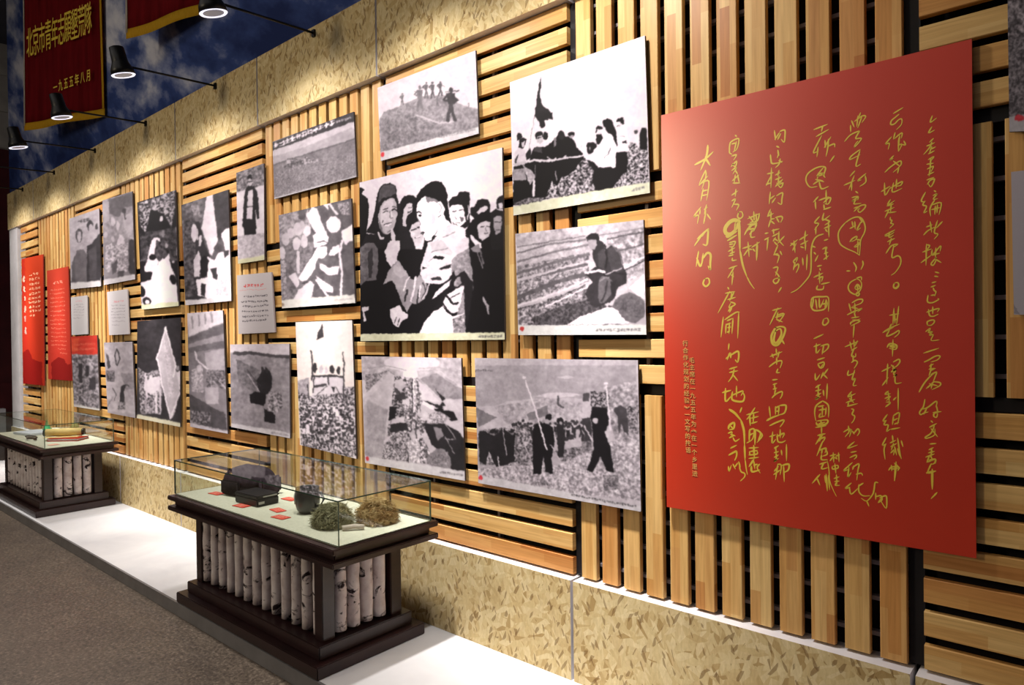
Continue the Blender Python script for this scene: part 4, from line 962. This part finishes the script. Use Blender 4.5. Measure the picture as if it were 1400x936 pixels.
INK['930 540 6.364'] = '''1240 50 1185 90 1170 150 1180 220|1240 50 1290 90 1290 190|1200 100 1250 90|1210 130 1270 120|1220 160 1210 190 1260 180|1270 110 1265 170|1240 90 1235 180|w16 1185 240 1200 260 1270 250 1280 215 1190 225|1225 220 1230 280|1205 250 1260 235|1180 280 1270 265|1230 280 1230 330|w16 1200 350 1260 335|w16 1240 340 1180 425|1200 390 1260 365 1240 410|1220 350 1215 400|1240 400 1190 525|1210 480 1270 460 1260 500|1235 470 1230 510|1230 520 1230 560 1280 560|1260 460 1280 510 1240 530|1215 600 1280 580|1250 590 1230 640 1285 630|1215 690 1150 765|1190 720 1215 780|1260 700 1265 760|w16 1270 690 1280 830|1290 700 1300 820|w9 1280 570 1295 650 1300 740 1330 820 1360 880
775 100 785 190|830 100 830 165|860 95 855 165|830 110 870 90|w16 870 90 920 90 910 150 870 170|840 140 860 135|w16 755 220 800 195 880 165|780 265 830 240 900 215 895 240 870 275|780 360 830 345|805 320 800 415 830 385|840 360 905 330 890 370|870 300 870 370|845 340 850 400 885 410 915 395|820 460 855 440|830 450 835 500|820 500 855 490|820 540 855 520|835 500 835 560 815 575 855 550|880 480 885 520|925 430 925 570|850 600 830 730|820 660 855 620|850 600 880 610 870 690|815 690 870 650|w16 890 610 945 600 940 650 905 670|900 610 905 750
580 170 680 145|650 110 605 180 580 210|w17 605 180 610 260|640 160 635 240|620 200 680 185|620 245 670 230|600 310 620 295 645 300 630 380 580 415|600 350 635 330|w16 605 300 600 400|w16 660 300 700 330 680 390|w16 655 300 650 430|680 310 715 350 670 410|600 460 680 455|w18 640 440 645 540|610 490 670 480|600 520 670 510 665 480|605 490 605 520|600 550 680 540|w17 640 560 600 620|w18 620 620 625 665 690 650|670 600 640 610|690 600 670 630 695 675|640 570 650 640
w22 430 125 480 160 530 220|w20 530 220 555 310 560 430|w17 560 430 565 560|w11 565 560 575 640 585 690|w14 535 110 520 150|w18 420 290 430 260 470 240 465 290 430 300|440 270 460 290|420 330 450 320 445 350|440 340 480 355|430 370 470 350|460 370 480 400 515 380|440 460 490 435|w16 425 520 470 495 490 490 490 530 475 565|420 620 425 660 445 610|460 600 480 640|510 580 520 620 515 640|480 620 500 590|515 620 530 665 560 680 560 710 525 745'''
bm = bmesh.new()
lvl = [0]
def ribbon(pts, w0):
    P = [Vector(p) for p in pts]
    Q = []
    n = len(P)
    for i in range(n - 1):
        a = P[max(i - 1, 0)]; b = P[i]; c = P[i + 1]; d = P[min(i + 2, n - 1)]
        for k in range(4):
            t = k / 4
            Q.append(.5 * ((2 * b) + (c - a) * t + (2 * a - 5 * b + 4 * c - d) * t * t + (3 * b - a - 3 * c + d) * t ** 3))
    Q.append(P[-1]); L = len(Q); lvl[0] = (lvl[0] + 1) % 7
    yy = -.0004 - lvl[0] * .00004; prev = None
    for i, q in enumerate(Q):
        t = (Q[min(i + 1, L - 1)] - Q[max(i - 1, 0)]); t.normalize(); nn = Vector((-t.y, t.x))
        s = i / (L - 1); w = w0 * (.72 + .5 * math.sin(math.pi * min(1, s * 1.1 + .08)) ** .7 * (1 - .35 * s))
        e = t * (w * .45 if i == L - 1 else (-w * .45 if i == 0 else 0)); ww = w * (.45 if i in (0, L - 1) else 1)
        a = bm.verts.new((q.x + nn.x * ww / 2 + e.x, yy, q.y + nn.y * ww / 2 + e.y)); b = bm.verts.new((q.x - nn.x * ww / 2 + e.x, yy, q.y - nn.y * ww / 2 + e.y))
        if prev: bm.faces.new((prev[0], prev[1], b, a))
        prev = (a, b)
bo = ban.location
TH = [985, 1020, 1045, 1079, 1106, 1134.5, 1151, 1190, 1248, 1400]
LB = ['yellow handwriting, leftmost column', 'yellow handwriting with a bold loop', 'small inserted handwriting', 'yellow handwriting, middle column', 'small inserted handwriting', 'yellow handwriting with a scribbled box', 'small inserted handwriting', 'yellow handwriting with circled characters', 'yellow handwriting, second column from the right', 'yellow handwriting, rightmost column']
BMS = [bmesh.new() for _ in TH]; bm.free()
for key, txt in INK.items():
    ox, oy, sc = map(float, key.split())
    for st in txt.replace('\n', '|').split('|'):
        a = st.split()
        if not a: continue
        wz = 12.0
        if a[0][0] == 'w': wz = float(a[0][1:]) * .92; a = a[1:]
        f = list(map(float, a)); pts = []
        for x, y in zip(f[::2], f[1::2]):
            p = unp(ox + x / sc, oy + y / sc, y=BY); pts.append((p[0] - bo.x, p[2] - bo.z))
        p0 = unp(ox + f[0] / sc, oy + f[1] / sc, y=BY); p1 = unp(ox + f[0] / sc, oy + (f[1] + 10) / sc, y=BY)
        mx = ox + sum(f[::2]) / len(f[::2]) / sc; my = oy + sum(f[1::2]) / len(f[1::2]) / sc
        ci = next(i for i, h in enumerate(TH) if mx < h)
        if ci == 2 and 430 < my < 530: ci = 1
        if ci == 4 and my > 440: ci = 3
        if ci == 6 and my < 640: ci = 5
        bm = BMS[ci]; ribbon(pts, wz * abs(p0[2] - p1[2]) / 10)
for bm, lb in zip(BMS, LB):
    for v in bm.verts: v.co.y += BY - bo.y
    o = link('handwritten_column', bme(bm, 'handwriting'), MT['gold'], ban); tag(o, lb, kind='stuff')

def text_mesh(s, size, bold=0.0, ext=.0008):
    c = bpy.data.curves.new('t', 'FONT'); c.body = s; c.size = size; c.align_x = 'CENTER'; c.align_y = 'CENTER'
    c.offset = bold; c.extrude = ext; c.resolution_u = 3
    o = bpy.data.objects.new('t', c); COL.objects.link(o)
    bpy.context.view_layer.update()
    me = bpy.data.meshes.new_from_object(o.evaluated_get(bpy.context.evaluated_depsgraph_get()))
    bpy.data.objects.remove(o, do_unlink=True); return me
def glyphs(chars, centres, size, m, parent, name, bold, sx=1, right=Vector((1, 0, 0)), outn=Vector((0, -1, 0)), up=Vector((0, 0, 1))):
    B = bmesh.new()
    for ch, c in zip(chars, centres):
        me = text_mesh(ch, 1.0, bold)
        xs = [v.co.x for v in me.vertices] or [0]; ys = [v.co.y for v in me.vertices] or [0]
        mx, my = (min(xs) + max(xs)) / 2, (min(ys) + max(ys)) / 2
        b2 = bmesh.new(); b2.from_mesh(me)
        rot = Matrix((right, up, outn)).transposed()
        for v in b2.verts:
            q = Vector(((v.co.x - (mx if ch not in '一' else mx)) * size * sx, (v.co.y - my) * size, v.co.z * .6))
            v.co = rot @ q + Vector(c) + outn * .0009
        me2 = bpy.data.meshes.new('g'); b2.to_mesh(me2); b2.free(); B.from_mesh(me2)
        bpy.data.meshes.remove(me2); bpy.data.meshes.remove(me)
    return link(name, bme(B, name), m, parent)
colA = '毛主席在一九五五年为《在一个乡里进'; colB = '行合作化规划的经验》一文写的按语'
ROT = {'《': '︽', '》': '︾'}
pa0, pa1 = unp(946, 492, y=BY), unp(950.2, 647, y=BY); pb0, pb1 = unp(937, 469, y=BY), unp(941, 615, y=BY)
def vcol(s, a, b):
    n = len(s); return [(a[0] + (b[0] - a[0]) * i / (n - 1) - bo.x, BY - bo.y, a[2] + (b[2] - a[2]) * i / (n - 1) - bo.z) for i in range(n)]
glyphs([ROT.get(c, c) for c in colA], vcol(colA, pa0, pa1), .022, MT['pgold'], ban, 'credit_lettering', .006)
glyphs([ROT.get(c, c) for c in colB], vcol(colB, pb0, pb1), .022, MT['pgold'], ban, 'credit_lettering', .006)

# ------------------------------------------------------------------ crimson pennants in front of the mural
PD = Vector((.97719, .21234, 0)).normalized(); PN = Vector((PD.y, -PD.x, 0))
def on_pennant(px, py, p0):
    d = RM.T @ np.array([px - CX, py - CY, FPX]); n = np.array([-PD.y, PD.x, 0]); t = (n @ np.array(p0)) / (n @ d); p = d * t
    return Vector((p[0], p[1], p[2] + CAMZ))
def pennant(label, L0, R0, ztop, zbl, zbr, group, border_right=True):
    """L0,R0: xy of the left and right edges; ripples in the cloth"""
    t = empty('pennant', (L0.x, L0.y, min(zbl, zbr) - .06)); tag(t, label, 'banner', group); o0 = t.location
    Wd = (R0 - L0).length
    def P(u, z, off=0):
        q = L0 + (R0 - L0) * u + PN * (off + .012 * math.sin(u * 9 + z * .8) * (1 - .3 * math.cos(z)))
        return Vector((q.x - o0.x, q.y - o0.y, z - o0.z))
    def strip(name, u0, u1, za0, za1, zb0, zb1, m, off, nu=22, nz=10):
        b = bmesh.new(); g = []
        for i in range(nu + 1):
            u = u0 + (u1 - u0) * i / nu; lo = za0 + (za1 - za0) * u; hi = zb0 + (zb1 - zb0) * u
            g.append([b.verts.new(P(u, lo + (hi - lo) * j / nz, off)) for j in range(nz + 1)])
        for i in range(nu):
            for j in range(nz): b.faces.new((g[i][j], g[i + 1][j], g[i + 1][j + 1], g[i][j + 1]))
        bmesh.ops.solidify(b, geom=b.faces[:], thickness=.004)
        return link(name, bme(b, name, True), m, t)
    strip('cloth', 0, 1, zbl, zbr, ztop, ztop, MT['velvet'], 0, 30, 14)
    strip('bottom_fringe', 0, 1, zbl - .075, zbr - .075, zbl, zbr, MT['fringe'], .002, 30, 3)
    if border_right: strip('gold_border', 1 - .035 / Wd, 1, zbl, zbr, ztop, ztop, MT['fringe'], .006, 2, 14)
    strip('side_cord', 0, .02 / Wd, zbl - .03, zbl - .03, ztop, ztop, MT['cord'], .006, 2, 14)
    box('hanging_rod', -.03, Wd + .03, -.012, .012, ztop - .02, ztop + .02, MT['lampb'], None)
    r = bpy.data.objects['hanging_rod'] if 'hanging_rod' in bpy.data.objects else None
    r = [o for o in bpy.data.objects if o.name.startswith('hanging_rod') and o.parent is None][0]
    r.parent = t; r.rotation_euler = (0, 0, math.atan2(PD.y, PD.x)); c = (L0 + R0) / 2; r.location = (c.x - o0.x, c.y - o0.y, ztop - o0.z)
    for u in (.1, .9):
        b = bmesh.new(); q = P(u, ztop); tube(b, [q, q + Vector((0, 0, 6.0 - ztop))], .004, 6)
        link('suspension_wire', bme(b, 'w'), MT['lampb'], t)
    return t
p0 = (-7.3, 2.12, 0)
l0 = on_pennant(32.5, 90, p0); r0 = on_pennant(141, 90, p0)
l0 = Vector((l0.x, l0.y, 0)); r0 = Vector((r0.x, r0.y, 0))
pn = pennant('crimson velvet pennant at the far left with a gold line of characters', l0, r0, 5.35, 3.66, 3.585, 'crimson pennants under the sky mural')
s = '北京市青年志願墾荒隊'
q0 = on_pennant(44, 59, p0); q1 = on_pennant(124, 26, p0)
cs = [q0 + (q1 - q0) * (i / (len(s) - 1)) + PN * .022 - pn.location for i in range(len(s))]
glyphs(s, cs, .31, MT['gold'], pn, 'gold_lettering', .003, .385, PD, PN)
s = '一九五五年八月'
q0 = on_pennant(79, 120, p0); q1 = on_pennant(124, 104.5, p0)
cs = [q0 + (q1 - q0) * (i / (len(s) - 1)) + PN * .022 - pn.location for i in range(len(s))]
glyphs(s, cs, .115, MT['gold'], pn, 'gold_lettering', .012, .62, PD, PN)
p0 = (-5.9, 1.98, 0)
l0 = on_pennant(172.5, 30, p0); r0 = on_pennant(322, 10, p0); l0.z = r0.z = 0
pennant('crimson pennant with yellow fringe and white cord cropped by the top edge', l0, r0, 5.35, on_pennant(173, 40, p0).z, on_pennant(310, -6, p0).z, 'crimson pennants under the sky mural', True)

# ------------------------------------------------------------------ arm spotlights along the top of the wall
arm_me = head_me = None
def spotlight(x, label, lit=True):
    t = empty('arm_spotlight', (x, 2.2449, 3.22)); tag(t, label, 'spotlight', 'arm spotlights along the wall top')
    b = bmesh.new(); add_box(b, -.013, .013, -.012, 0, .008, .048); link('wall_bracket', bme(b, 'b'), MT['lampb'], t)
    b = bmesh.new(); tube(b, [(0, -.01, .03), (0, -.3, .015), (0, -.575, .0)], .007, 8); link('arm', bme(b, 'a', True), MT['lampb'], t)
    ax = Vector((0, .24, -.97)).normalized(); c = Vector((0, -.605, -.01))
    b = bmesh.new(); s = [(-.118, .03), (-.112, .042), (-.03, .046), (-.015, .05), (.02, .066), (.05, .070), (.052, .064), (.035, .060)]
    tube(b, [c + ax * k for k, r in s], [r for k, r in s], 24, True); hd = link('lamp_head', bme(b, 'h', True), MT['lampb'], t)
    b = bmesh.new(); tube(b, [c + ax * .0531, c + ax * .0575], [.0695, .065], 24, False)
    tube(b, [c + ax * .0575, c + ax * .0531], [.065, .052], 24, False); link('glowing_rim', bme(b, 'r', True), MT['lens'], hd)
    b = bmesh.new(); tube(b, [c + ax * .0532, c + ax * .0545], [.052, .051], 24, True); link('lens', bme(b, 'l'), MT['lensd'], hd)
    b = bmesh.new(); tube(b, [(0, -.575, 0), (0, -.605, -.01)], .012, 8); link('swivel', bme(b, 's'), MT['lampb'], t)
    L = bpy.data.lights.new('spot_beam', 'SPOT'); L.energy = SPOT_W * (1 if lit is True else lit); L.spot_size = math.radians(SPOT_ANG); L.spot_blend = SPOT_BLEND
    beam_nodes(L); L.color = (1, .945, .88); L.shadow_soft_size = .05
    o = bpy.data.objects.new('spot_beam', L); COL.objects.link(o); o.parent = t
    o.location = c + ax * .075; o.rotation_euler = Vector((0, .26, -.966)).to_track_quat('-Z', 'Y').to_euler()
    return t
for x, lb, g in ((-9.35, 'farthest arm spotlight, out of sight beyond the leftmost visible one', 1), (-8.20, 'black arm spotlight hidden past the leftmost visible one', 1), (-7.0, 'leftmost small black arm spotlight beside the pennant fringe', 1), (-5.84, 'black arm spotlight in front of the crimson pennant cloth', 1),
                 (-4.64, 'black arm spotlight against the sky mural between the pennants', 1), (-3.43, 'nearest arm spotlight, cut by the top picture edge', 1),
                 (-2.42, 'arm spotlight above the largest pointing man photo', 1), (-1.5, 'rightmost arm spotlight, above the flag crowd photo', 1.2)):
    spotlight(x, lb, g)

# ------------------------------------------------------------------ glass display cases
logs = {}
def log_mesh(L, r, seed):
    rd = random.Random(seed); b = bmesh.new(); pts = []; rr = []
    for i in range(9):
        pts.append((rd.uniform(-.001, .001), rd.uniform(-.001, .001), L * i / 8)); rr.append(r * rd.uniform(.95, 1.04))
    tube(b, pts, rr, 10, True); return bme(b, 'log', True)
LM = [log_mesh(.345, .0255, k) for k in range(6)]; LE = [log_mesh(.345, .031, 20 + k) for k in range(4)]
def display_case(x0, y0, label):
    """x0,y0: near right/front corner of the plinth"""
    L, D, pz = 1.345, .59, .071
    t = empty('display_case', (x0 - L / 2, y0 + D / 2, pz + .0008)); tag(t, label, 'display case', 'low glass topped display cases')
    X = lambda a: x0 - L / 2 + a
    def bx(n, hx, hy, z0, z1, m, bev=.004): return box(n, x0 - L / 2 - hx, x0 - L / 2 + hx, y0 + D / 2 - hy, y0 + D / 2 + hy, pz + z0, pz + z1, m, t, bev)
    bx('plinth', L / 2, D / 2, .0008, .054, MT['mahog']); bx('plinth_step', L / 2 - .045, D / 2 - .04, .0545, .112, MT['mahog'])
    bx('core', L / 2 - .125, D / 2 - .125, .1125, .48, MT['mahog'])
    bx('lower_top', .785, .288, .4805, .505, MT['mahog']); bx('top_neck', .755, .26, .5055, .536, MT['mahog']); bx('top', .785, .288, .5365, .5605, MT['mahog'])
    bx('display_felt', .768, .249, .561, .565, MT['felt'], 0)
    hx, hy = L / 2 - .075, D / 2 - .078
    cx, cy = x0 - L / 2, y0 + D / 2
    for sx in (-1, 1):
        for sy in (-1, 1):
            a, b = (cx - hx, cx - hx + .062) if sx < 0 else (cx + hx - .062, cx + hx)
            c, d = (cy - hy, cy - hy + .062) if sy < 0 else (cy + hy - .062, cy + hy)
            box('corner_post', a, b, c, d, pz + .1125, pz + .480, MT['mahog'], t, .003)
    z = .1235
    nl = 13; span = 2 * hx - .15
    for sy in (-1, 1):
        for i in range(nl):
            o = bpy.data.objects.new('birch_log', LM[i % 6]); COL.objects.link(o); o.parent = t
            if not LM[i % 6].materials: LM[i % 6].materials.append(MT['birch'])
            o.location = (-span / 2 + span * i / (nl - 1), sy * (hy - .031), z); o.rotation_euler = (0, 0, R_() * 6.28)
    for sx in (-1, 1):
        for i in range(4):
            m_ = LE[i]; o = bpy.data.objects.new('birch_log', m_); COL.objects.link(o); o.parent = t
            if not m_.materials: m_.materials.append(MT['birch'])
            o.location = (sx * (hx - .034), -.108 + .072 * i, z); o.rotation_euler = (0, 0, R_() * 6.28)
    gx, gy, g0, g1, th = .773, .254, .5655, .746, .006
    def pane(dx0, dx1, dy0, dy1, z0, z1):
        b = bmesh.new(); fs = add_box(b, dx0, dx1, dy0, dy1, z0, z1)
        dims = (dx1 - dx0, dy1 - dy0, z1 - z0); k = dims.index(min(dims))
        for i, f in enumerate(fs): f.material_index = 0 if i // 2 == k else 1
        bmesh.ops.recalc_face_normals(b, faces=b.faces)
        o = link('glass_pane', bme(b, 'glass_pane'), [MT['glass'], MT['gedge']], t); return o
    pane(-gx, gx, -gy, -gy + th, g0, g1); pane(-gx, gx, gy - th, gy, g0, g1)
    pane(-gx, -gx + th, -gy + th, gy - th, g0, g1); pane(gx - th, gx, -gy + th, gy - th, g0, g1)
    pane(-gx, gx, -gy, gy, g1, g1 + th)
    return t
display_case(-2.448, 1.572, 'nearer glass display case on birch logs holding a hat, box, mug and dried grass')
display_case(-6.49, 1.605, 'farther glass display case on birch logs at the left holding papers and a red book')
ZF = .071 + .0008 + .565 + .0006

def thing(name, label, cat, x, y, z=None, rz=0, group=None):
    t = empty(name, (x, y, ZF if z is None else z)); t.rotation_euler = (0, 0, rz); tag(t, label, cat, group); return t
def rbox(name, sx, sy, z0, z1, m, parent, bev=.004, off=(0, 0)):
    b = bmesh.new(); add_box(b, -sx / 2, sx / 2, -sy / 2, sy / 2, z0, z1); bmesh.ops.recalc_face_normals(b, faces=b.faces)
    if bev: bmesh.ops.bevel(b, geom=b.edges[:], offset=bev, segments=2, affect='EDGES')
    return link(name, bme(b, name), m, parent, (off[0], off[1], 0))
# winter hat
hm = m_noise('dark_plum_felt', (40, 30, 38), (66, 52, 62), 40, .95, .1, bump=.3); hf = m_noise('black_fur', (16, 12, 14), (40, 32, 34), 90, .95, .1, bump=.8)
t = thing('winter_hat', 'big dark padded winter hat at the left of the nearer case', 'hat', -3.60, 1.90, rz=.15)
b = bmesh.new()
def dome(b, rx, ry, z0, h, n=28, k=9, p=2.6, wob=0):
    rings = []
    for j in range(k + 1):
        a = j / k * math.pi / 2; s = max(.02, math.cos(a) ** (2 / p)); z = z0 + h * math.sin(a) ** (2 / p)
        rings.append([b.verts.new((rx * s * math.copysign(abs(math.cos(q)) ** .85, math.cos(q)), ry * s * math.copysign(abs(math.sin(q)) ** .85, math.sin(q)), z + wob * math.sin(3 * q) * (1 - s))) for q in [2 * math.pi * i / n for i in range(n)]])
    for j in range(k):
        for i in range(n): b.faces.new((rings[j][i], rings[j][(i + 1) % n], rings[j + 1][(i + 1) % n], rings[j + 1][i]))
    b.faces.new(rings[0][::-1]); b.faces.new(rings[-1])
dome(b, .165, .11, .05, .095, wob=.006); link('crown', bme(b, 'c', True), hm, t)
b = bmesh.new(); dome(b, .172, .118, .0006, .072, p=3.4); link('fur_band', bme(b, 'f', True), hf, t)
b = bmesh.new(); add_box(b, -.075, .075, -.135, -.112, .008, .085); bmesh.ops.bevel(b, geom=b.edges[:], offset=.010, segments=3, affect='EDGES'); link('front_flap', bme(b, 'f', True), hf, t)
b = bmesh.new(); add_box(b, .158, .19, -.07, .07, .008, .10); bmesh.ops.bevel(b, geom=b.edges[:], offset=.012, segments=3, affect='EDGES'); link('ear_flap', bme(b, 'f', True), hm, t)
# black box
bk = m_noise('black_lacquer_box', (22, 20, 22), (36, 33, 35), 20, .35)
t = thing('instrument_box', 'small flat black box with pale print on its end in the nearer case', 'box', -3.33, 1.795, rz=.06)
rbox('box_body', .205, .125, .0006, .038, bk, t); rbox('box_lid', .209, .129, .0385, .055, bk, t)
lt = mat('pale_box_print', (170, 168, 160), .6)
b = bmesh.new(); add_box(b, .1048, .1056, -.03, .05, .044, .050); add_box(b, .1028, .1036, -.055, -.022, .012, .024)
link('printed_mark', bme(b, 'p'), lt, t)
b = bmesh.new(); tube(b, [(-.104, 0, .008), (-.118, 0, .02), (-.104, 0, .032)], .004, 8); link('latch', bme(b, 'l', True), bk, t)
# mug
en = m_noise('dark_grey_enamel', (44, 44, 44), (62, 60, 58), 12, .28, .6)
t = thing('enamel_mug', 'dark grey rounded mug standing between the box and the dried grass', 'mug', -2.935, 1.845)
prof = [(.006, .0008), (.038, .0008), (.052, .02), (.059, .05), (.060, .085), (.055, .118), (.057, .124), (.053, .124), (.051, .116), (.055, .085), (.054, .05), (.046, .02), (.006, .012)]
b = bmesh.new(); n = 28; rg = [[b.verts.new((r * math.cos(2 * math.pi * i / n), r * math.sin(2 * math.pi * i / n), z)) for i in range(n)] for r, z in prof]
for j in range(len(rg) - 1):
    for i in range(n): b.faces.new((rg[j][i], rg[j][(i + 1) % n], rg[j + 1][(i + 1) % n], rg[j + 1][i]))
b.faces.new(rg[0][::-1]); b.faces.new(rg[-1]); link('cup', bme(b, 'c', True), en, t)
b = bmesh.new(); tube(b, [(.052, .01, .10), (.085, .02, .105), (.10, .025, .075), (.085, .02, .045), (.055, .012, .035)], .007, 8); link('handle', bme(b, 'h', True), en, t)
b = bmesh.new(); tube(b, [(-.05, -.03, .118), (-.02, -.06, .09), (-.01, -.063, .05)], .003, 6); link('string', bme(b, 's', True), lt, t)
# dried grass bundles
def grass(name, label, x, y, rx, ry, h, c0, c1, seed, n=5200):
    rd = random.Random(seed); m = m_noise(name + '_stem', c0, c1, 30, .9, .1)
    t = thing(name, label, 'dried grass', x, y, group='dried grass bundles in the nearer case')
    b = bmesh.new()
    dome(b, rx * .66, ry * .66, .0008, h * .62, p=2.0, wob=.01); link('packed_core', bme(b, 'k', True), m_noise(name + '_core', tuple(int(v * .55) for v in c0), c0, 60, .95, .1, bump=1), t)
    vs, fs = [], []
    for i in range(n):
        a = rd.uniform(0, 6.283); el = math.asin(rd.uniform(.0, 1)); k = rd.uniform(.68, 1.0)
        p = Vector((rx * k * math.cos(a) * math.cos(el), ry * k * math.sin(a) * math.cos(el), .006 + h * k * math.sin(el)))
        d = Vector((rd.gauss(0, 1), rd.gauss(0, 1), rd.gauss(0, .5))).normalized(); L = rd.uniform(.03, .075); side = d.cross(Vector((rd.gauss(0, 1), rd.gauss(0, 1), rd.gauss(0, 1)))).normalized() * .0008
        bend = p.normalized() * .006; pts = []
        for s in (-.5, 0, .5):
            q = p + d * L * s + bend * (1 - 4 * s * s) ; q.z = max(q.z, .0015); q.x = max(-rx * 1.05, min(rx * 1.05, q.x)); q.y = max(-ry * 1.05, min(ry * 1.05, q.y)); q.z = min(q.z, h * 1.04); pts.append(q)
        j = len(vs)
        for q in pts: vs.append(q - side); vs.append(q + side)
        fs += [(j, j + 1, j + 3, j + 2), (j + 2, j + 3, j + 5, j + 4)]
    me = bpy.data.meshes.new('stems'); me.from_pydata([tuple(v) for v in vs], [], fs); o = link('stems', me, m, t); tag(o, None, None, None, 'stuff')
    return t
grass('dried_grass_bundle', 'greenish grey bundle of dried grass nearest the glass corner', -2.64, 1.785, .088, .084, .095, (112, 108, 78), (176, 170, 138), 3)
grass('dried_grass_bundle', 'brown and straw bundle of dried grass behind the greenish one', -2.535, 1.955, .098, .084, .098, (120, 84, 44), (196, 172, 128), 9)
t = thing('bandage_strip', 'pale folded strip lying in front of the dried grass', 'cloth', -2.50, 1.80, rz=.9)
b = bmesh.new(); tube(b, [(-.05, 0, .012), (0, .004, .015), (.045, 0, .0125)], .0105, 10); link('folded_cloth', bme(b, 'b', True), m_noise('pale_cloth', (176, 160, 152), (196, 182, 172), 40, .9), t)
# red cards
rc = m_noise('red_caption_card', (206, 66, 52), (216, 80, 64), 10, .6)
ink = mat('cream_card_print', (240, 190, 170), .6)
for (x, y, rz, lb) in ((-3.70, 1.758, .1, 'red caption card left of the winter hat'), (-3.32, 1.706, .1, 'red caption card in front of the flat black box'),
                       (-3.09, 1.775, -.1, 'red caption card between the black box and the mug'), (-2.955, 1.712, .1, 'red caption card in front of the mug, nearest the glass'),
                       (-3.255, 1.94, .05, 'red caption card behind the flat black box')):
    t = thing('caption_card', lb, 'card', x, y, rz=rz, group='red caption cards in the display cases')
    cd = rbox('card', .09, .05, .0, .002, rc, t, 0)
    b = bmesh.new()
    for k in range(3): add_box(b, -.03, .03 - k * .008, .012 - k * .012, .0145 - k * .012, .0021, .0024)
    link('print_lines', bme(b, 'l'), ink, cd)
# farther case
t = thing('caption_card', 'small pink caption card near the front corner of the farther case', 'card', -6.58, 1.76, rz=.1, group='red caption cards in the display cases'); rbox('card', .07, .07, .0, .002, m_noise('pink_card', (216, 150, 136), (226, 168, 154), 10, .7), t, 0)
pap = m_noise('white_paper', (196, 200, 212), (216, 218, 228), 4, .7)
t = thing('red_booklet', 'glossy red booklet under the yellowed scroll in the farther case', 'book', -6.80, 1.93, rz=.75); rbox('cover', .26, .17, .0, .008, m_noise('red_cover', (170, 30, 24), (190, 40, 30), 8, .3), t, .002); rbox('pages', .25, .162, .0085, .018, pap, t, .001); rbox('cover', .26, .17, .0185, .024, bpy.data.materials['red_cover'], t, .002)
t = thing('yellowed_scroll', 'yellowed paper roll with dark ends in the farther case', 'scroll', -6.885, 1.925, z=ZF + .0246, rz=.95)
ye = m_noise('yellowed_paper', (190, 160, 100), (214, 188, 128), 9, .8)
b = bmesh.new(); tube(b, [(-.14, 0, .036), (.14, 0, .036)], .034, 20); link('paper_roll', bme(b, 'r', True), ye, t)
b = bmesh.new(); tube(b, [(-.158, 0, .036), (-.1405, 0, .036)], .03, 16); tube(b, [(.1405, 0, .036), (.158, 0, .036)], .03, 16); link('dark_cap', bme(b, 'c', True), bk, t)
rbox('loose_flap', .27, .07, .0008, .004, ye, t, 0, (0, -.06))
t = thing('paper_sheet', 'stack of white paper behind the yellowed scroll', 'paper', -7.55, 1.86, rz=.2); rbox('sheets', .30, .20, .0, .02, pap, t, .002)
t = thing('paper_sheet', 'white opened paper at the wall side of the farther case', 'paper', -7.28, 2.06, rz=.05); rbox('sheets', .36, .12, .0, .012, pap, t, .002)
t = thing('green_cone', 'small bright green pointed marker in the farther case', 'marker', -7.78, 2.03)
b = bmesh.new(); tube(b, [(0, 0, .0006), (0, 0, .01), (0, 0, .012), (0, 0, .085), (0, 0, .10)], [.04, .04, .03, .006, .002], 16); link('cone', bme(b, 'c', True), m_noise('green_felt', (40, 140, 90), (60, 166, 108), 20, .7), t)
t = thing('leather_strap', 'coiled dark leather strap at the front of the farther case', 'strap', -7.08, 1.73)
b = bmesh.new(); pts = [((.05 + .012 * k / 8) * math.cos(k * .8) * 1.4, (.03 + .003 * k / 8) * math.sin(k * .8), .008 + .0016 * k) for k in range(14)]; tube(b, pts, .006, 8); link('strap_coil', bme(b, 's', True), m_noise('brown_leather', (50, 34, 26), (74, 54, 40), 20, .6), t)
